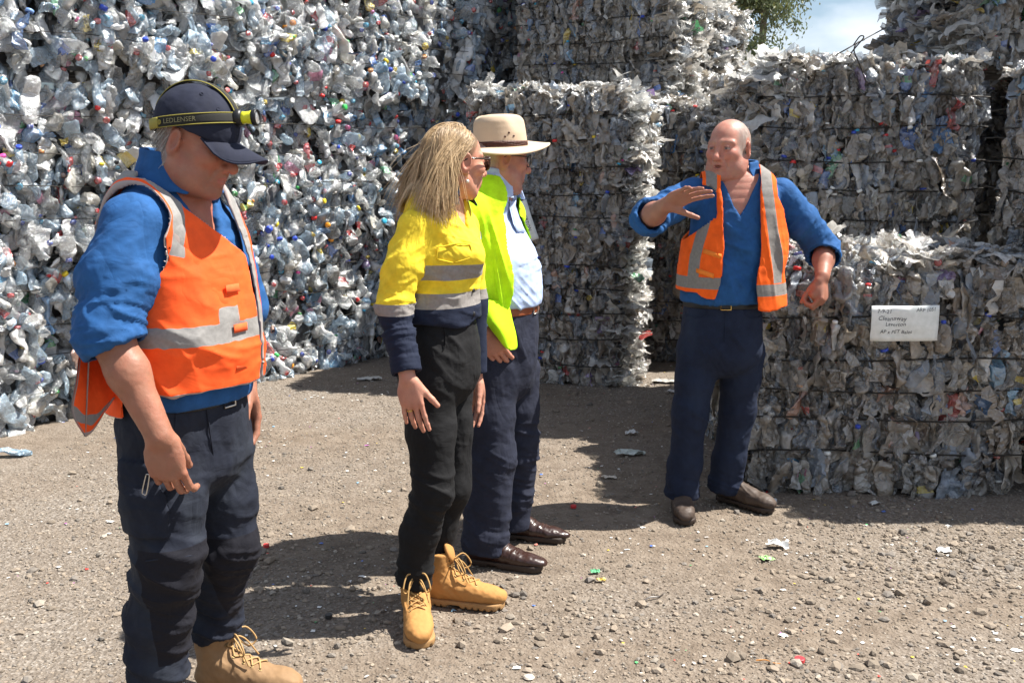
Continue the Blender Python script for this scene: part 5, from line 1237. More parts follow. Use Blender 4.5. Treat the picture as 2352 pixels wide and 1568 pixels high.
    sp = [(AR+V3(0, 0, .04), .08, (.3, 0, 1), 34, .008), (KR, .09, (.4, 0, 1), 26, .007), (KR+V3(-.03, 0, -.10), .10, (.4, 0, .9), 22, .007), (u(1020, 830, 3.30), .12, (.7, 0, .7), 20, .005), (u(1040, 980, 3.45), .12, (.5, 0, .8), 18, .005), (AL+V3(0, 0, .04), .07, (.3, 0, 1), 34, .008)]
    tr, ftr = trouser_part(root, 'trousers', pel, [([hR, hR*.5+KR*.5, KR, KR*.5+AR*.5+V3(-.015, 0, 0), AR], [.094, .082, .070, .062, .066]), ([hL, hL*.5+KL*.5, KL, KL*.5+AL*.5+V3(-.015, 0, 0), AL], [.090, .078, .067, .060, .062])],
                 rt, fw, hemz+.03, MAT_BLACKPANT, sp, 41, V3(u(880, 900, 3.25)[0], 3.11, .06), V3(u(1120, 900, 3.55)[0], 3.78, hemz+.05), k=.010)
    L = proj(ftr, catmull([u(1032, 748, 3.27), u(1036, 775, 3.27), u(1026, 805, 3.27), u(990, 835, 3.27)], 6), .001); tubes_obj('pocket_seam', tr, [L], .0022, MAT_BLACKPANT, 5)
    boot(root, V3(AR[0]-.005, 3.42, 0), (.16, -.98), .315, .19, MAT_WHEAT, MAT_WHEATSOLE, MAT_WLACE, label='wheat lace-up boot pointing to the camera', shaft=.049)
    boot(root, V3(G(978, 1395)[0], 3.50, 0), (.97, -.20), .300, .20, MAT_WHEAT, MAT_WHEATSOLE, MAT_WLACE, label='wheat lace-up boot pointing sideways', shaft=.049)
build_w()
# ================================================================== man in the felt hat
MAT_LIME = cloth_mat('lime_hi_vis', (.50, .86, .012), tape=TAPE, wr=.35, scale=.7)
MAT_LBLUE = cloth_mat('pale_blue_shirt', (.41, .51, .74), wr=.3)
MAT_NAVYPANT = cloth_mat('navy_chinos', (.017, .020, .036), wr=.5)
MAT_BROWNSHOE = plain_mat('oxblood_leather', (.034, .014, .010), .34, bump=.15, scale=20, spec=.6, var=.3); MAT_DARKSOLE = plain_mat('dark_sole', (.035, .022, .016), .6)
MAT_FELT = plain_mat('cream_felt', (.55, .42, .30), .95, bump=.12, scale=200, spec=.1, var=.06)
MAT_BAND = plain_mat('plaited_brown_band', (.075, .022, .014), .5, bump=.8, scale=160, var=.5)
MAT_BELTB = plain_mat('tan_brown_belt', (.25, .065, .022), .45, bump=.2)
MAT_CLEAR = None
def build_m2():
    Y0 = 4.0; fw, rt = torso_dirs((.93, -.36)); u = lambda x, y, Y=Y0: U(x, y, Y)
    base = V3(u(1130, 1250)[0], 4.0, 0); root = empty('person', base); tag(root, 'man in cream felt hat, pale blue shirt and lime vest, hand in pocket', 'person')
    R = head_frame((.93, .34, -.10)); hs = 1.06; hc = u(1150, 366, 4.0)
    def lq(P): return ((P-hc) @ R)/hs
    def W_(q): return R @ (np.asarray(q)*hs) + hc
    nb = u(1128, 452, 4.0)
    SH_R, EL_R, WR_R = u(1068, 490, 3.82), u(1040, 655, 3.80), u(1108, 760, 3.78)
    SH_L, EL_L, WR_L = u(1158, 495, 4.18), u(1196, 650, 4.26), u(1196, 790, 4.22)
    torso = [np.r_[u(1128, 430), .075, .072], np.r_[u(1126, 452), .150, .095], np.r_[u(1112, 500), .186, .112], np.r_[u(1128, 570), .190, .142], np.r_[u(1147, 640), .188, .166], np.r_[u(1150, 690), .182, .162], np.r_[u(1146, 725), .178, .152]]
    def f_torso(P): return loft(P, torso, rt, fw, 3, 2.2)
    HR = hand_prims(WR_R, (.55, .10, -.85), (-.2, -.9, .3), (.8, 0, .5), 1.06, (.5, .5, .5, .5), .0, (.2, .5), .4)
    HL = hand_prims(WR_L, (.1, 0, -1), (.4, .9, 0), fw, 1.05, (.4, .4, .5, .5), .0, (.3, .5), .4)
    skin = (.43, .20, .145)
    def neckf(P): return rcone(P, W_((-.028, 0, -.05)), nb, .066, .070)
    def f_head(P): return smin(head_sdf(lq(P), jaw=1.04, jowl=.7, nose=1.05)*hs, neckf(P), .03)
    def f_chest(P): return smin(loft(P, [np.r_[n[:3], n[3]-.012, n[4]-.012] for n in torso[:4]], rt, fw, 3, 2.2), neckf(P), .03)
    def cols(V): return skin_cols(lq(V), skin, 3, (.34, .30, .27), flush=.8, beard=.12, hairfn=lambda q: .7*np.clip((-.030-q[:, 0])*60, 0, 1)*(q[:, 2] > -.06))
    build_body(root, base, [(lambda P: np.minimum(f_head(P), f_chest(P)), hc-V3(.24, .24, .34), hc+V3(.22, .22, .17), .0034, cols),
                            arm_piece(EL_R, WR_R, HR, [.048, .046, .032], (.46, .21, .145), 5), arm_piece(EL_L, WR_L, HL, [.048, .046, .032], (.46, .21, .145), 6)])
    MAT_GLASSF = MAT_BLACKP
    eyeglasses(root, W_, MAT_GLASSF, None, 'glasses', .8, False)
    # shirt
    axf = unit(WR_R-EL_R); cR = WR_R*.97+EL_R*.03
    fsl = lambda P: smax(chain(P, [SH_R, SH_R*.5+EL_R*.5, EL_R, cR], [.078, .076, .068, .052], .03), (P-cR) @ axf, .003)
    fslL = lambda P: chain(P, [SH_L, SH_L*.5+EL_L*.5, EL_L, WR_L], [.076, .074, .066, .046], .03)
    wz = torso[-2][2]-.012
    def f_shirt(P):
        d = smin(f_torso(P), fsl(P), .025); d = smin(d, fslL(P), .025)
        cu = smax(rcone(P, cR-axf*.065, cR, .058, .056), np.maximum((P-cR) @ axf, -((P-cR) @ axf)-.065), .002); d = np.minimum(d, cu)
        d = smax(d, wz-P[:, 2] - 9*((fsl(P) < .02) | (fslL(P) < .02)), .004)
        e = P-nb; s = e @ rt; w = e @ fw; z = P[:, 2]-(nb[2]-.06); d = smax(d, -np.maximum(np.abs(s)-np.clip(z, 0, 1)*.5, -w+.01), .004)
        d = d + .0018*np.exp(-(((e @ rt-.018)/.0022)**2))*(w > 0)
        return smax(d, -rcone(P, nb-V3(0, 0, .05), nb+V3(0, 0, .1), .076, .082), .004)
    sp = [(u(1190, 640, 3.9), .14, (.3, 0, 1), 12, .004), (u(1180, 540, 3.88), .12, (.8, 0, .4), 12, .004), (u(1200, 690, 3.9), .09, (.7, 0, .6), 22, .007), (EL_R, .12, axf, 26, .009)]
    lo = V3(u(1000, 700, 3.8)[0], 3.55, wz-.30); hi = V3(u(1265, 700, 4.2)[0]+.05, 4.45, 1.62)
    sh = sdf_part('shirt', root, f_shirt, lo, hi, .0055, [MAT_LBLUE], sp, 57, soft_amp=.0035)
    make_collar(root, nb+V3(.010, 0, .028), rt, fw, MAT_LBLUE, .088, 29, (.12, .03), .018, .040)
    c0 = u(1208, 492, 3.95); gg = [proj(f_shirt, [c0 + (rt*-.8 + V3(.2, 0, 0))*k*.05 + V3(0, 0, zz) for k in np.linspace(-1, 1, 6)], .0035) for zz in (.05, .02, -.02, -.06)]
    sheet('shirt_pocket', sh, np.array(gg), .002, [MAT_LBLUE])
    # lime vest, open in front
    vt = [np.r_[n[:3], n[3]+.014, n[4]+.012] for n in torso]; vt.append(np.r_[u(1138, 800), .200, .150]); vt[-2] = np.r_[vt[-2][:3], .200, .160]
    def f_vt(P): return smin(loft(P, vt, rt, fw, 3, 2.2), smin(smin(f_torso(P), sph(P, SH_R, .080), .03), sph(P, SH_L, .078), .03)-.014, .012)
    AH, AHL = SH_R-V3(0, 0, .06)-fw*.055, SH_L-V3(0, 0, .06)-fw*.03
    def reg(P):
        e = P-nb; s = e @ rt; w = e @ fw; zr = P[:, 2]-nb[2]
        hem = (u(1140, 800, 3.85)[2] + np.where(s > .10, .135, 0)) - P[:, 2]
        hole = lambda c, sg: np.minimum(.118-np.sqrt(((P-c) @ fw)**2*1.1 + (P[:, 2]-c[2])**2), s*sg-.105)
        hn = np.interp(-zr, [-.05, .0, .2, .45, .7], [.07, .074, .140, .155, .142]); hf = np.interp(-zr, [-.05, 0, .17, .3], [.08, .085, .15, .4])
        op = np.where(w > 0, np.where(s > 0, hn-s, hf+s), -1); nk = -rcone(P, nb, nb+V3(0, 0, .2), .086, .11)
        arm = -(rcone(P, WR_R - V3(0, 0, -.02), WR_R+V3(.04, 0, -.2), .075, .075))
        return np.maximum(np.maximum(hem, np.maximum(hole(AH, 1), hole(AHL, -1))), np.maximum(np.maximum(op, nk), -9 + 0*arm))
    f_vest = lambda P: (lambda d: np.maximum(np.maximum(d, -(d+.009)), reg(P)))(f_vt(P))
    sdf_part('vest', root, f_vest, lo-V3(0, 0, .05), hi, .0048, [MAT_LIME], [(u(1130, 700, 3.75), .16, (1, 0, .15), 14, .010), (u(1120, 560, 3.8), .12, (1, 0, .3), 14, .007)], 61, soft_amp=.005, soft_sc=9)
    # the near front panel of the vest, pushed forward over the wrist
    ctrl = [[u(1086, 690, 3.80), u(1120, 690, 3.78), u(1166, 690, 3.82)], [u(1098, 716, 3.77), u(1135, 726, 3.74), u(1176, 735, 3.80)], [u(1118, 742, 3.74), u(1150, 758, 3.72), u(1184, 768, 3.79)], [u(1140, 770, 3.74), u(1162, 795, 3.73), u(1187, 795, 3.78)], [u(1160, 795, 3.75), u(1172, 803, 3.74), u(1182, 802, 3.77)]]
    sheet('vest_flap', root, patch(ctrl, 6), .006, [MAT_LIME])
    # trousers, belt
    KR, AR = u(1128, 1050, 3.88), u(1112, 1262, 3.86); KL, AL = u(1186, 1020, 4.10), u(1172, 1205, 4.12)
    pel = [np.r_[u(1146, 690), .172, .150], np.r_[u(1146, 730), .176, .154], np.r_[u(1144, 800), .182, .158], np.r_[u(1142, 850), .180, .150]]
    hR, hL = u(1112, 850, 3.90), u(1176, 850, 4.10)
    sp = [(AR+V3(0, 0, .06), .11, (.4, 0, 1), 26, .010), (KR, .12, (.5, 0, .8), 18, .007), (KL, .13, (.3, 0, 1), 20, .010), (KL+V3(0, 0, -.2), .13, (.4, 0, 1), 18, .009), (u(1205, 800, 3.9), .12, (1, 0, .3), 20, .007)]
    tr, ftr = trouser_part(root, 'trousers', pel, [([hR, hR*.5+KR*.5, KR, AR], [.120, .106, .098, .094]), ([hL, hL*.5+KL*.5, KL, AL], [.118, .102, .092, .086])], rt, fw, wz+.012, MAT_NAVYPANT, sp, 67,
                 V3(u(1030, 900, 3.9)[0], 3.62, .05), V3(u(1265, 900, 4.1)[0], 4.40, wz+.03))
    fb = lambda P: (lambda d: np.maximum(np.maximum(d-.004, -(d+.004)), np.abs(P[:, 2]-(wz-.012))-.019))(loft(P, pel, rt, fw, 3, 2.3))
    belt = sdf_part('belt', root, fb, V3(u(1030, 900, 3.9)[0], 3.7, wz-.05), V3(u(1260, 900, 4.1)[0], 4.30, wz+.03), .005, [MAT_BELTB])
    bc = proj(lambda P: loft(P, pel, rt, fw, 3, 2.3), [np.r_[pel[1][:2], wz-.012] + fw*.16], .008)[0]
    tubes_obj('buckle', belt, [[bc+rt*a+V3(0, 0, b) for a, b in ((-.024, -.020), (.024, -.020), (.024, .020), (-.024, .020), (-.024, -.020))]], .003, MAT_STEEL, 6)
    boot(root, V3(AR[0]-.065, 3.88, 0), (.93, -.32), .315, .10, MAT_BROWNSHOE, MAT_DARKSOLE, None, label='near oxblood leather shoe', low=True)
    boot(root, V3(AL[0]-.055, 4.16, 0), (.96, -.22), .300, .10, MAT_BROWNSHOE, MAT_DARKSOLE, None, label='far oxblood leather shoe', low=True)
    # felt hat
    Rh = head_frame(unit((.93, .30, .035))); ho = W_(V3(-.006, 0, .042))
    def Wh(q): return Rh @ np.asarray(q) + ho
    def f_crown(P):
        q = (P-ho) @ Rh
        d = loft(q, [(0, 0, -.010, .088, .108), (0, 0, .03, .087, .107), (-.002, 0, .090, .082, .101), (-.004, 0, .150, .074, .090)], (0, 1, 0), (1, 0, 0), 3, 2.1)
        d = smax(d, q[:, 2]-.128+.0*q[:, 0], .036)
        d = smax(d, -ell(q, (-.002, 0, .142), (.098, .021, .040)), .022)
        for sg in (-1, 1): d = smax(d, -sph(q, (.072, sg*.114, .122), .058), .03)
        return smax(d, -.002-q[:, 2], .003)
    hat = sdf_part('felt_hat', root, f_crown, ho-.16, ho+.17, .0042, [MAT_FELT])
    nr, na = 8, 64; A, Rr = np.meshgrid(np.linspace(0, 2*np.pi, na+1), np.linspace(0, 1, nr))
    x = (.100 + .102*Rr)*np.cos(A); y = (.080 + .080*Rr)*np.sin(A); sA = np.sin(A); z = .002 + np.where(sA > 0, .034*Rr**2, -.030*Rr)*sA**2 + .010*Rr*np.clip(np.cos(A), 0, 1)**2
    Gb = np.stack([x, y, z], -1) @ Rh.T + ho; sheet('brim', hat, Gb, .0050, [MAT_FELT])
    Gb2 = np.stack([np.stack([(.1085)*np.cos(A[0]), .0885*np.sin(A[0]), zz+0*A[0]], -1) @ Rh.T + ho for zz in (.004, .012, .020, .024)]); sheet('hat_band', hat, Gb2, .003, [MAT_BAND])
    tubes_obj('band_plait', hat, [np.stack([.1105*np.cos(A[0]), .0905*np.sin(A[0]), .014 + .006*np.sin(A[0]*60+p)], -1) @ Rh.T + ho for p in (0, 2.1, 4.2)], .0016, MAT_BAND, 4)
    for (xx, zz) in ((.012, .056), (-.006, .042), (.034, .044)):
        c = proj(f_crown, [Wh((xx, -.10, zz))], .0005)[0]; n = grad(f_crown, c[None])[0]; V, F = lathe([(0, .0006), (.0022, .0006), (.0026, .0014), (.0042, .0010), (.0044, -.001)], 12); a_ = unit(np.cross(n, (0, .1, 1))); b_ = np.cross(n, a_)
        link('vent_eyelet', np_mesh('vent_eyelet', V @ np.stack([a_, b_, n], 1).T + c - wo(hat), F, [MAT_BAND]), hat)
build_m2()
# ================================================================== bald man talking in front of the right stack
MAT_VEST2 = cloth_mat('orange_hi_vis_open', (.96, .125, .012), tape=(.235, .22, .205), wr=.35, scale=.7)
MAT_JEANS = cloth_mat('blue_jeans', (.011, .017, .038), fade=(.024, .037, .072), wr=.5)
MAT_BRBOOT = plain_mat('worn_brown_leather', (.070, .048, .036), .6, bump=.3, scale=30, var=.4)
def build_m3():
    Y0 = 4.53; fw, rt = torso_dirs((-.10, -1)); u = lambda x, y, Y=Y0: U(x, y, Y)
    base = V3(u(1640, 1180)[0], 4.53, 0); root = empty('person', base); tag(root, 'bald man in open orange vest and jeans gesturing with a raised hand', 'person')
    R = head_frame((-.62, -.78, -.03)); hs = 1.09; hc = u(1674, 344, 4.53)
    def lq(P): return ((P-hc) @ R)/hs
    def W_(q): return R @ (np.asarray(q)*hs) + hc
    nb = u(1692, 432, 4.56)
    SH_R, EL_R, WR_R = u(1592, 448, 4.55), u(1488, 502, 4.37), u(1528, 472, 4.18)
    SH_L, EL_L, WR_L = u(1792, 448, 4.59), u(1893, 574, 4.63), u(1889, 634, 4.49)
    torso = [np.r_[u(1692, 412), .082, .075], np.r_[u(1692, 430), .155, .095], np.r_[u(1690, 475), .195, .120], np.r_[u(1684, 545), .198, .138], np.r_[u(1668, 620), .195, .152], np.r_[u(1660, 670), .190, .150], np.r_[u(1658, 705), .186, .140]]
    def f_torso(P): return loft(P, torso, rt, fw, 3, 2.2)
    HR = hand_prims(WR_R, (.80, -.42, .46), (-.15, .88, .44), (.3, -.2, -.9), 1.04, (.10, .22, .30, .42), .24, (.85, .35), .1)
    HL = hand_prims(WR_L, (.02, -.25, -1), (.80, -.55, .2), (-.5, -.85, 0), 1.12, (1.2, 1.22, 1.22, 1.25), .0, (.1, 1.2), .9)
    HL[0].append((WR_L + HL[1][1] @ V3(.084, .030, -.030), WR_L + HL[1][1] @ V3(.080, -.034, -.030), .024, .022))
    HL = (HL[0], (HL[1][0] - HL[1][1][:, 2]*.016*1.1 + HL[1][1][:, 0]*.012, HL[1][1], HL[1][2]*np.array([1.05, 1, 2.0])))
    skin = (.45, .21, .155)
    def neckf(P): return rcone(P, W_((-.030, 0, -.05)), nb, .062, .070)
    def f_head(P): return smin(head_sdf(lq(P), jaw=1.08, jowl=1.0, mouth=1.0, nose=1.05)*hs, neckf(P), .03)
    def f_chest(P): return smin(loft(P, [np.r_[n[:3], n[3]-.010, n[4]-.010] for n in torso[:4]], rt, fw, 3, 2.2), neckf(P), .03)
    # clipped grey hair on the sides and back only
    hairfn = lambda q: .85*np.clip((-.018+1.22*np.abs(q[:, 1])-q[:, 0]+.006*fbm(q*90, 5, 2))*32, 0, 1)*(np.abs(q[:, 1]) < .0765)*np.clip((q[:, 2]+.035+1.0*np.clip(-q[:, 0]-.02, 0, .05))*60, 0, 1)
    def cols(V):
        c = skin_cols(lq(V), skin, 3, (.27, .235, .205), lip=(.36, .13, .11), flush=1.0, beard=.14, brow=(.27, .17, .115), hairfn=hairfn, iris=(.05, .06, .07)); return c
    build_body(root, base, [(lambda P: np.minimum(f_head(P), f_chest(P)), hc-V3(.24, .24, .34), hc+V3(.2, .2, .17), .0030, cols),
                            arm_piece(EL_R, WR_R, HR, [.047, .046, .033], (.33, .155, .105), 5), arm_piece(EL_L, WR_L, HL, [.047, .045, .033], (.33, .150, .100), 6)])
    # shirt, sleeves rolled to the elbow
    axr = unit(WR_R-EL_R); axl = unit(WR_L-EL_L); cR = EL_R + axr*.055; cL = EL_L + axl*.055
    fR = lambda P: smax(chain(P, [SH_R, SH_R*.5+EL_R*.5, EL_R, cR + axr*.03], [.078, .072, .072, .072], .03), (P-cR) @ axr, .004)
    fL = lambda P: smax(chain(P, [SH_L, SH_L*.5+EL_L*.5, EL_L, cL + axl*.03], [.078, .074, .070, .070], .03), (P-cL) @ axl, .004)
    hz = torso[-2][2]-.040
    def f_shirt(P):
        d = smin(f_torso(P), fR(P), .03); d = smin(d, fL(P), .03)
        for c, ax, el, wr in ((cR, axr, EL_R, WR_R), (cL, axl, EL_L, WR_L)):
            t = (P-c) @ ax; d = np.minimum(d, smax(rcone(P, c-ax*.05, c, .081, .080), np.maximum(t, -t-.045), .003)); d = smax(d, -rcone(P, c-ax*.03, c+ax*.1, .066, .066), .003)
        d = smax(d, hz-P[:, 2] - 9*((fL(P) < .03)), .004)
        e = P-nb; s = e @ rt; w = e @ fw; z = P[:, 2]-(nb[2]-.130); d = smax(d, -np.maximum(np.abs(s+.0)-np.clip(z, 0, 1)*.46, -w+.01), .004)
        d = d - .0022*(np.abs(s)-.017 < 0)*(w > 0)*(P[:, 2] > nb[2]-.33)
        return smax(d, -rcone(P, nb-V3(0, 0, .05), nb+V3(0, 0, .1), .079, .086), .004)
    aR = unit(EL_R-SH_R); aL = unit(EL_L-SH_L)
    sp = [(EL_R, .10, aR, 34, .010), (SH_R*.4+EL_R*.6, .09, aR+V3(0, 0, .6), 24, .009), (EL_L, .10, aL, 34, .010), (SH_L*.5+EL_L*.5, .11, aL+V3(.5, 0, 0), 22, .009), (u(1668, 620, 4.38), .16, (.8, 0, .6), 14, .007), (u(1700, 560, 4.40), .12, (.5, 0, .9), 16, .006), (u(1650, 680, 4.38), .12, (.9, 0, .3), 18, .006)]
    lo = V3(u(1440, 500, 4.33)[0], 4.08, hz-.05); hi = V3(u(1940, 500, 4.63)[0], 4.88, 1.64)
    sh = sdf_part('shirt', root, f_shirt, lo, hi, .0055, [MAT_DRILL], sp, 71, soft_amp=.0035)
    make_collar(root, nb+V3(0, -.004, .030), rt, fw, MAT_DRILL, .090, 73, (-.02, -.10), .040, .044)
    pts = proj(f_shirt, [nb + fw*.15 + rt*.0 - V3(0, 0, dz) for dz in (.155, .205, .275)], .002); buttons(sh, pts, grad(f_shirt, pts), .006, plain_mat('pale_button', (.30, .30, .30), .35))
    # orange vest hanging open
    vt = [np.r_[n[:3], n[3]+.014, n[4]+.014] for n in torso[:3]] + [np.r_[u(1690, 545), .234, .158], np.r_[u(1680, 620), .236, .180], np.r_[u(1682, 670), .240, .186], np.r_[u(1684, 730), .244, .188]]
    def f_vt(P): return smin(loft(P, vt, rt, fw, 3, 2.2), smin(smin(f_torso(P), sph(P, SH_R, .082), .03), sph(P, SH_L, .082), .03)-.023, .012)
    AH, AHL = SH_R-V3(-.0, 0, .062), SH_L-V3(0, 0, .062)
    zb = u(1580, 690, 4.37)[2]
    def reg(P):
        e = P-nb; s = e @ rt; w = e @ fw; zr = P[:, 2]-nb[2]
        hem = np.where(s > 0, zb + .03*np.clip((s-.12)/.06, -1, 1)**2 , zb-.050 + .012*np.clip((s+.14)/.06, -1, 1)**2) - P[:, 2]
        hole = lambda c, sg: np.minimum(.140-np.sqrt(((P-c) @ fw)**2*1.0 + (P[:, 2]-c[2])**2), s*sg-.100)
        hr = np.interp(-zr, [0, .12, .26, .42, .60], [.085, .074, .066, .082, .125]); hl = np.interp(-zr, [0, .12, .26, .42, .60], [.085, .090, .093, .076, .100])
        op = np.where(w > 0, np.where(s > 0, hr-s, hl+s), -1); nk = -rcone(P, nb, nb+V3(0, 0, .2), .092, .115)
        return np.maximum(np.maximum(np.maximum(hem, np.maximum(hole(AH, 1), hole(AHL, -1))), np.maximum(op, nk)), np.abs(s)-(.165+.60*np.clip(-zr-.03, 0, 1)))
    def tape(P):
        e = P-nb; s = e @ rt; z = P[:, 2]; zr = z-nb[2]
        zt = zb+.075; hzt = .026-np.abs(z-np.where(s > 0, zt, zt-.03)); c = np.interp(-zr, [0, .12, .3, .5], [.125, .145, .190, .205]); cl = np.interp(-zr, [0, .12, .3, .5], [.115, .135, .165, .185])
        v = np.minimum(np.where(s > 0, .023-np.abs(s-c), .025-np.abs(-s-cl)), z-zt); return np.maximum(hzt, v)
    f_vest = lambda P: (lambda d: np.maximum(np.maximum(d, -(d+.009)), reg(P)))(f_vt(P))
    vest = sdf_part('vest', root, f_vest, lo-V3(0, 0, .06), hi, .0048, [MAT_VEST2], [(u(1590, 600, 4.33), .14, (1, 0, .2), 13, .006), (u(1790, 600, 4.33), .14, (1, 0, .2), 13, .007)], 77, soft_amp=.004, soft_sc=9, attrs={'tape': tape})
    TAB = cloth_mat('faded_orange_tab', (.85, .22, .03), wr=.2)
    for (x, y) in ((1620, 583), (1592, 640)):
        c = proj(f_vt, [u(x+8, y-8, 4.2)], .004)[0]; n = grad(f_vt, c[None])[0]; a = unit(np.cross(V3(0, 0, 1), n)); a = a*np.sign(a[0]); b = V3(0, 0, 1)
        sheet('fastening_tab', vest, np.array([proj(f_vt, [c + a*i*.042 + b*(j*.011 - i*.012) for i in (-1, -.5, 0, .5, 1)], .003) for j in (-1, 1)]), .0025, [TAB])
    # jeans
    KR, AR = u(1587, 940, 4.49), u(1565, 1140, 4.49); KL, AL = u(1694, 940, 4.57), u(1664, 1122, 4.61)
    pel = [np.r_[u(1660, 690), .176, .132], np.r_[u(1658, 750), .184, .140], np.r_[u(1656, 800), .188, .140]]
    hR, hL = u(1604, 810, 4.53), u(1708, 810, 4.55); wz = u(1660, 690, 4.43)[2]
    sp = [(AR+V3(0, 0, .03), .08, (.3, 0, 1), 26, .009), (KR+V3(0, 0, -.02), .12, (.5, 0, .8), 13, .005), (AL+V3(0, 0, .03), .08, (.3, 0, 1), 26, .009), (KL, .12, (-.5, 0, .8), 13, .005), (u(1650, 800, 4.41), .10, (.8, 0, .5), 18, .006)]
    tr, ftr = trouser_part(root, 'jeans', pel, [([hR, hR*.5+KR*.5, KR, KR*.4+AR*.6, AR], [.100, .088, .080, .075, .080]), ([hL, hL*.5+KL*.5, KL, KL*.4+AL*.6, AL], [.100, .088, .080, .076, .082])], rt, fw, wz, MAT_JEANS, sp, 81,
                 V3(u(1490, 900, 4.43)[0], 4.22, .03), V3(u(1800, 900, 4.63)[0], 4.86, wz+.02))
    for sg in (-1, 1):
        L = proj(ftr, catmull([pel[0][:3]+rt*sg*.09+fw*.16, pel[0][:3]+rt*sg*.10+fw*.16-V3(0, 0, .045), pel[0][:3]+rt*sg*.14+fw*.12-V3(0, 0, .062), pel[0][:3]+rt*sg*.18+fw*.05-V3(0, 0, .058)], 6), .001); tubes_obj('pocket_seam', tr, [L], .002, MAT_JEANS, 5)
    L = proj(ftr, [pel[0][:3]+fw*.17-V3(0, 0, z) for z in np.linspace(.01, .17, 10)], .001); tubes_obj('fly_seam', tr, [L], .0028, MAT_JEANS, 5)
    fb = lambda P: (lambda d: np.maximum(np.maximum(d-.004, -(d+.004)), np.abs(P[:, 2]-(wz-.020))-.018))(loft(P, pel, rt, fw, 3, 2.3))
    belt = sdf_part('belt', root, fb, V3(u(1490, 900, 4.43)[0], 4.2, wz-.06), V3(u(1800, 900, 4.63)[0], 4.86, wz+.02), .005, [MAT_BLACKP])
    bc = proj(lambda P: loft(P, pel, rt, fw, 3, 2.3), [np.r_[pel[0][:2], wz-.020] + fw*.15], .008)[0]
    tubes_obj('buckle', belt, [[bc+rt*a+V3(0, 0, b) for a, b in ((-.022, -.016), (.022, -.016), (.022, .016), (-.022, .016), (-.022, -.016))]], .003, MAT_GOLD, 6)
    boot(root, V3(AR[0]+.005, 4.58, 0), (-.06, -1), .300, .13, MAT_BRBOOT, MAT_DARKSOLE, None, label='brown boot pointing to the camera', tongue=False)
    boot(root, V3(AL[0]-.02, 4.66, 0), (.72, -.69), .305, .13, MAT_BRBOOT, MAT_DARKSOLE, None, label='brown boot turned outwards', tongue=False)
build_m3()
# ------------------------------------------------------------------ written paper sheets on the bales
m = M('paper'); n = m.noise(40, 3); m.col(m.ramp(n.outputs[0], [(.3, (.68, .70, .66)), (.7, (.80, .81, .78))])); m.set(Roughness=.6); MAT_PAPER = m.m
MAT_INK = plain_mat('ink', (.035, .035, .05), .6, bump=0)
def paper_sheet(label, c, ux, uy, w, h, lines, curl, seed):
    ux = unit(ux); uy = unit(uy - ux*np.dot(ux, uy)); nn = np.cross(ux, uy); root = empty('paper_sheet', tuple(c)); tag(root, label, 'paper sheet', 'written sheets on the bales')
    f = lambda x, y: c + ux*x + uy*y + nn*(curl*math.cos(x/w*3.0)*1.4 + .007*abs((y/h*2.2+.3) % 1-.5) + .006*abs((x/w*3+y/h*.4) % 1-.5) + .004*math.sin(y/h*5+1) + .003*math.sin(x*30+y*18))
    Gp = np.array([[f(x, y) for x in np.linspace(-w/2, w/2, 14)] for y in np.linspace(-h/2, h/2, 9)]); sh = sheet('sheet', root, Gp, .0012, [MAT_PAPER])
    for (x, y, size, txt) in lines: text_obj('handwriting', sh, txt, size, lambda a, b, x=x, y=y: f(x+a, y+b + .002*math.sin(a*90)) + nn*.0016, MAT_INK, shear=.15)
c = (U(1998, 712, 4.68) + U(2153, 693, 4.67) + U(2156, 780, 4.665) + U(2003, 782, 4.675))/4
paper_sheet('white sheet with handwriting in three lines under the wire of the front right bale', c, V3(1, -.03, .012), V3(0, 0, 1), .318, .170,
            [(-.135, .058, .026, '7-9-21'), (.045, .064, .024, 'ARP 1051'), (-.130, .024, .030, 'Cleanaway'), (-.095, -.004, .026, 'Laverton'), (-.118, -.040, .024, 'AP x PET Bales')], .010, 3)
cu_ = (U(1210, 462, 7.15) + U(1237, 545, 7.12))/2; ux = unit(U(1237, 545, 7.12)-U(1210, 462, 7.15)); uy = unit(U(1240, 495, 7.12)-U(1210, 505, 7.14))
paper_sheet('white sheet written sideways, tilted on the centre stack beside the pale blue shirt', cu_ - uy*.105, ux, uy, .290, .21,
            [(-.100, .062, .034, 'LAVERTON'), (-.085, .018, .034, 'CLEANAWAY'), (-.02, -.030, .030, 'D')], .006, 4)

# ------------------------------------------------------------------ loose stones and scraps on the ground
rng = np.random.default_rng(21)
def ico():
    t = (1+5**.5)/2; v = np.array([(-1, t, 0), (1, t, 0), (-1, -t, 0), (1, -t, 0), (0, -1, t), (0, 1, t), (0, -1, -t), (0, 1, -t), (t, 0, -1), (t, 0, 1), (-t, 0, -1), (-t, 0, 1)], float); v /= np.linalg.norm(v[0])
    f = np.array([(0, 11, 5), (0, 5, 1), (0, 1, 7), (0, 7, 10), (0, 10, 11), (1, 5, 9), (5, 11, 4), (11, 10, 2), (10, 7, 6), (7, 1, 8), (3, 9, 4), (3, 4, 2), (3, 2, 6), (3, 6, 8), (3, 8, 9), (4, 9, 5), (2, 4, 11), (6, 2, 10), (8, 6, 7), (9, 8, 1)]); return v, f
IV, IF = ico()
def scatter(N, x0, x1, y0, y1, dens):
    X = rng.uniform(x0, x1, N); Y = y0 + (y1-y0)*rng.random(N)**1.35; k = dens(X, Y) > rng.random(N); return X[k], Y[k]
patchy = lambda X, Y: .5 + .5*vnoise(np.stack([X*1.3, Y*1.3, 0*X], -1), 77)
def dens_big(X, Y):
    near = np.clip((5.0-Y)/1.6, .06, 1); right = np.clip(.45 + .28*(X+.3), .25, 1.0); return near*right*np.clip(patchy(X, Y)*1.5-.15, .04, 1)*(1-.85*packed(X, Y))
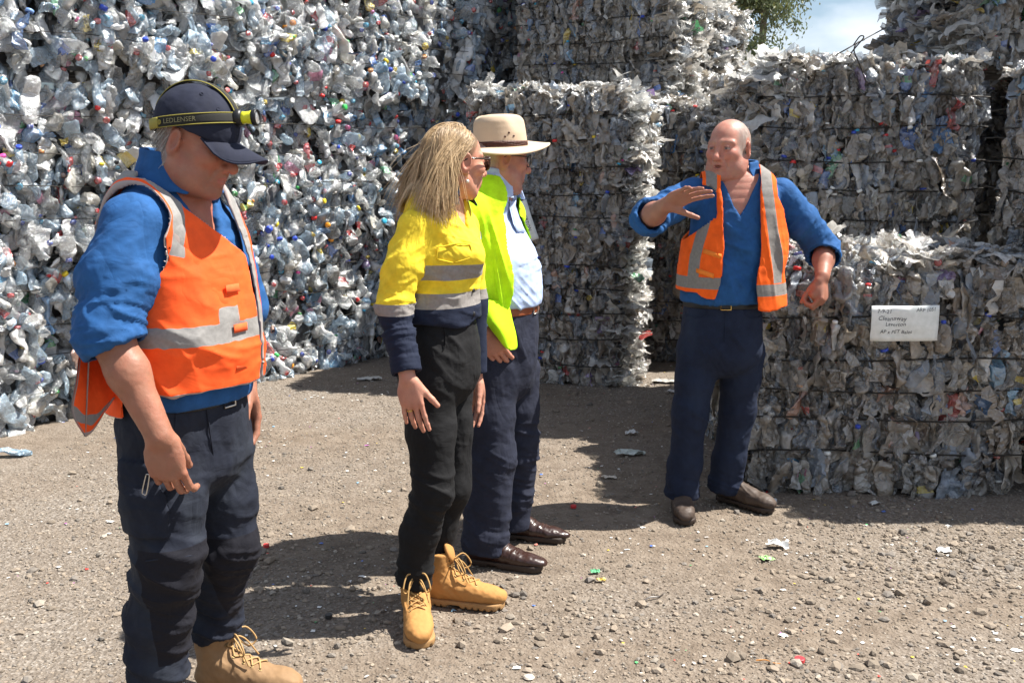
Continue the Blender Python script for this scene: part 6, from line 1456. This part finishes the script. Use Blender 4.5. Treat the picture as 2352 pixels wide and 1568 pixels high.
def dens_small(X, Y): return np.clip(.35 + .9*patchy(X, Y), .2, 1)*np.clip((9-Y)/3, .3, 1)*(1-.45*packed(X, Y))
X1, Y1 = scatter(50000, -2.4, 2.9, 2.15, 7.5, dens_big); X2, Y2 = scatter(80000, -2.6, 3.0, 2.15, 7.5, dens_small)
X = np.concatenate([X1, X2]); Y = np.concatenate([Y1, Y2]); n = len(X)
sz = np.concatenate([rng.lognormal(math.log(.0078), .48, len(X1)), rng.lognormal(math.log(.0042), .35, len(X2))]); sz = np.clip(sz, .002, .024)
keep = np.ones(n, bool)
a = rng.uniform(0, 6.28, n); S3 = np.stack([rng.uniform(.8, 1.4, n), rng.uniform(.7, 1.1, n), rng.uniform(.40, .78, n)], -1)*sz[:, None]
V = IV[None]*(1 + .28*rng.uniform(-1, 1, (n, 12, 1)))*S3[:, None]; ca, sa = np.cos(a)[:, None], np.sin(a)[:, None]
V = np.stack([V[..., 0]*ca - V[..., 1]*sa, V[..., 0]*sa + V[..., 1]*ca, V[..., 2]], -1) + np.stack([X, Y, ground_z(X, Y) + S3[:, 2]*.42], -1)[:, None]
v = rng.uniform(.6, 1.25, n)[:, None]; hue = rng.random(n)[:, None]
colr = np.where(hue < .70, np.array([.245, .200, .155]), np.where(hue < .9, np.array([.165, .148, .132]), np.array([.34, .30, .25])))*v
m = M('loose_stone'); aa = m.attr('col'); nz = m.noise(160, 4); m.col(m.mix(m.ramp(nz.outputs[0], [(.35, .0), (.7, .5)]), aa.outputs['Color'], (.24, .205, .165))); m.set(Roughness=.95, Specular_IOR_Level=.15); m.nrm(m.bump(nz.outputs[0], .4, .003))
st = link('gravel_stones', np_mesh('gravel_stones', V.reshape(-1, 3), (IF[None] + (np.arange(n)*12)[:, None, None]).reshape(-1, 3), [m.m], smooth=False, fcol=np.repeat(np.concatenate([colr, np.ones((n, 1))], 1), 20, 0)))
tag(st, kind='stuff')
# tiny shreds of plastic trodden into the gravel
N = 3400; X, Y = scatter(N, -2.5, 3.0, 2.2, 8.0, lambda x, y: np.clip(patchy(x*1.7+5, y*1.7)*1.5-.2, .05, 1)); n = len(X); s = np.clip(rng.lognormal(math.log(.0042), .5, n), .0015, .016)
q = np.array([(-1, -1, 0), (0, -1.1, .25), (1, -1, 0), (1.1, 0, .2), (1, 1, .05), (0, 1.1, .3), (-1, 1, 0), (-1.1, 0, .25)], float)
V = q[None]*(1+.35*rng.uniform(-1, 1, (n, 8, 1)))*np.stack([s, s*rng.uniform(.3, 1, n), s*.5], -1)[:, None]; a = rng.uniform(0, 6.28, n); ca, sa = np.cos(a)[:, None], np.sin(a)[:, None]
V = np.stack([V[..., 0]*ca - V[..., 1]*sa, V[..., 0]*sa + V[..., 1]*ca, V[..., 2]], -1) + np.stack([X, Y, ground_z(X, Y) + .003 + .003*rng.random(n)], -1)[:, None]
pal = np.array([(.72, .71, .68)]*14 + [(.55, .53, .50)]*5 + [(.62, .06, .05), (.70, .20, .16), (.07, .16, .50), (.10, .40, .15), (.68, .50, .08), (.25, .45, .62), (.42, .12, .40)])
fc = np.concatenate([pal[rng.integers(len(pal), size=n)], np.ones((n, 1))], 1); F = np.array([(0, 1, 5, 6), (1, 2, 3, 4), (1, 4, 5, 5)])[:2]; F = np.array([(0, 1, 5, 6), (1, 2, 4, 5)])
sc = link('plastic_shreds', np_mesh('plastic_shreds', V.reshape(-1, 3), (F[None] + (np.arange(n)*8)[:, None, None]).reshape(-1, 4), [MAT_CAP], smooth=False, fcol=np.repeat(fc, 2, 0))); tag(sc, kind='stuff')

# single pieces of litter
def litter(name, label, cat, x, y, V, F, col, mat=None, rz=0.0, z=.004, mi=None):
    p = G(x, y); c, s_ = math.cos(rz), math.sin(rz); W = V @ np.array([[c, s_, 0], [-s_, c, 0], [0, 0, 1]]); p[2] = ground_z(p[0], p[1]) + z - W[:, 2].min()
    o = link(name, np_mesh(name, W, F, mat or [MAT_CAP], fcol=np.tile(tuple(col)+(1,), (len(F), 1)), smooth=False)); o.location = p; tag(o, label, cat, 'litter on the ground'); return o
def scrap(w, h, seed, lift=.012):
    r2 = np.random.default_rng(seed); u_, v_ = np.meshgrid(np.linspace(-.5, .5, 10), np.linspace(-.5, .5, 7)); e = 1 + .35*vnoise(np.stack([u_*4, v_*4, 0*u_+seed*3.3], -1), seed)
    z = lift*(fbm(np.stack([u_*5, v_*5, 0*u_+seed], -1), seed, 3)+.6); return np.stack([u_*w*e, v_*h*e, z], -1).reshape(-1, 3), grid_faces(7, 10, False)
def cap_shape(r=.016, h=.013): V, F = lathe([(r*.96, 0), (r, .001), (r, h*.9), (r*.9, h), (0.0005, h)], 20); return V, F
for k, (label, x, y, w, h, col, rz) in enumerate([
    ('crumpled clear film with green print in the shade between the stacks', 1448, 1048, .17, .06, (.46, .50, .46), .1),
    ('torn white paper scrap lying in the sun before the brown boots', 1785, 1256, .085, .05, (.76, .75, .72), -.3),
    ('torn white paper scrap at the right, under the front bale', 2168, 1263, .07, .035, (.78, .77, .75), .2),
    ('pale green plastic scrap just below the torn white paper', 1757, 1284, .05, .045, (.38, .60, .26), .5),
    ('small green plastic flake in the middle of the gravel', 1366, 1313, .035, .02, (.20, .55, .30), .2),
    ('small yellow plastic flake beside the green flake', 1381, 1333, .035, .018, (.72, .55, .16), -.2),
    ('crumpled grey plastic bag on the sunlit dirt behind the woman', 848, 872, .15, .09, (.46, .45, .42), .2),
    ('white film scrap in the shade left of the jeans', 1450, 1001, .09, .045, (.60, .60, .58), .1),
    ('pale wrapper in the sun near the shaded ground edge', 1398, 1099, .07, .03, (.55, .48, .40), -.2),
    ('flattened grey film piece at the foot of the shaded centre stack', 1530, 880, .22, .08, (.40, .38, .35), .1),
    ('white film strip at the foot of the shaded stack beside the jeans', 1560, 905, .16, .05, (.48, .46, .44), -.3),
    ('white plastic scrap against the base of the front right bale', 2010, 1158, .06, .04, (.62, .62, .60), .3)]):
    V, F = scrap(w, h, 40+k, .015 if w > .08 else .008); litter('litter_scrap', label, 'litter', x, y, V, F, col, rz=rz)
for label, x, y, col, r in (('red bottle cap lying flat in the near gravel', 1836, 1527, (.60, .05, .06), .0165), ('small red cap by the near worker\'s trouser leg', 612, 1263, (.60, .05, .05), .013), ('red cap in the shade edge left of the brown boots', 1317, 1167, (.52, .04, .04), .014),
                            ('white cap at the base of the front right bale', 1777, 1147, (.62, .64, .66), .016), ('turquoise cap on the shaded dirt behind the woman', 806+60, 806, (.06, .42, .50), .016), ('black cap beside the orange twig in the near gravel', 755, 1421, (.03, .03, .03), .013)):
    V, F = cap_shape(r); litter('bottle_cap', label, 'bottle cap', x, y, V, F, col, z=.003)
bp = [p for p in PROTO_B if p['cap']]
for k, (label, x, y, col, rz) in enumerate([('crushed bluish bottle on the ground at the left edge', 32, 1048, (.42, .60, .74), .1), ('crushed clear bottle on the dirt at the foot of the left wall', 612, 874, (.55, .60, .62), .2), ('crushed clear bottle beside the turquoise cap', 838, 812, (.40, .50, .56), -.3)]):
    p = bp[k*3+1]; V = p['V'][:, [2, 1, 0]]; o = litter('crushed_bottle', label, 'bottle', x, y, V, p['F'], col, mat=[MAT_PL[0]], rz=rz, z=-.006)
tw = tube(catmull([V3(-.06, 0, .006), V3(-.01, .012, .012), V3(.03, .004, .008), V3(.07, .016, .006)], 5), np.linspace(.004, .002, 16), 5)
litter('twig', 'dark twig lying on the gravel in the lower middle', 'twig', 1500, 1376, tw[0], tw[1], (.045, .034, .028), rz=.6)
litter('twig', 'orange plastic strip beside the red cap in the near gravel', 'litter', 1762, 1530, tw[0]*.6, tw[1], (.60, .25, .05), rz=-.4)
V, F = lathe([(.001, .008), (.008, .0075), (.014, .005), (.018, 0)], 18); litter('shell_disc', 'cream ribbed disc at the bottom edge of the gravel', 'disc', 1215, 1558, V, F, (.60, .52, .42))

# ------------------------------------------------------------------ gum tree beyond the stacks
def gum_tree(x, y, H, seed):
    r = np.random.default_rng(seed); root = empty('gum_tree', (x, y, 0)); tag(root, 'gum tree with thin grey green foliage against the sky behind the bales', 'tree')
    o = np.array([x, y, 0]); tips = []; limbs = [([o, o+V3(.1, 0, H*.25), o+V3(-.05, .1, H*.5), o+V3(.15, 0, H*.78), o+V3(.1, 0, H*.97)], .16)]
    tk = limbs[0][0]
    for k in range(24):
        h = r.uniform(.28, .95); b = o + V3(.05, 0, H*h); a = r.uniform(0, 6.28); L = (1.15-h*.6)*r.uniform(1.0, 2.0); d = V3(math.cos(a), math.sin(a), r.uniform(.5, 1.1)); e = b + d*L*.8; mid = (b+e)/2 + V3(0, 0, -.1); limbs.append(([b, mid, e], .045*(1.3-h)))
        for j in range(7): tips.append(e*(1-j*.09) + b*j*.09 + r.normal(0, .16+.05*j, 3)*[1, 1, .8])
    tips += [tk[-1] + r.normal(0, .3, 3) for _ in range(14)]
    Vs, Fs, nv = [], [], 0
    for pts, rad in limbs:
        c = catmull(pts, 6); V, F = tube(c, np.linspace(rad, rad*.35, len(c)), 7); Vs.append(V); Fs.append(F+nv); nv += len(V)
    link('trunk', np_mesh('trunk', np.concatenate(Vs)-o, np.concatenate(Fs), [plain_mat('gum_bark', (.26, .22, .18), .85, scale=8)]), root)
    T = np.array(tips); n = 105; c = (T[:, None] + r.normal(0, 1, (len(T), n, 3))*np.array([.17, .17, .15])).reshape(-1, 3); m_ = len(c)
    d = r.normal(0, .5, (m_, 3)) + np.array([0, 0, -.75]); d /= np.linalg.norm(d, axis=1)[:, None]; s = np.cross(d, r.normal(0, 1, (m_, 3))); s /= np.linalg.norm(s, axis=1)[:, None]; L = r.uniform(.07, .13, m_)[:, None]; w = L*.19
    V = np.stack([c, c+d*L*.5+s*w, c+d*L, c+d*L*.5-s*w], 1).reshape(-1, 3); F = np.arange(m_*4).reshape(-1, 4)
    ml = M('gum_leaf'); a_ = ml.attr('col'); ml.col(a_.outputs['Color']); ml.set(Roughness=.5); tr_ = ml.n('ShaderNodeBsdfTranslucent'); ml.l(a_.outputs['Color'], tr_.inputs[0]); mx_ = ml.n('ShaderNodeMixShader'); mx_.inputs[0].default_value = .35; ml.l(ml.b.outputs[0], mx_.inputs[1]); ml.l(tr_.outputs[0], mx_.inputs[2]); ml.l(mx_.outputs[0], ml.out.inputs[0])
    g = r.uniform(.7, 1.3, m_)[:, None]*np.array([.125, .155, .075]); g = np.where(r.random(m_)[:, None] < .25, g*np.array([1.5, 1.25, .9]), g)
    link('crown', np_mesh('crown', V-o, F, [ml.m], smooth=False, fcol=np.concatenate([g, np.ones((m_, 1))], 1)), root)
tx = U(1738, 60, 24)[0]; gum_tree(tx, 24, 5.9, 5)
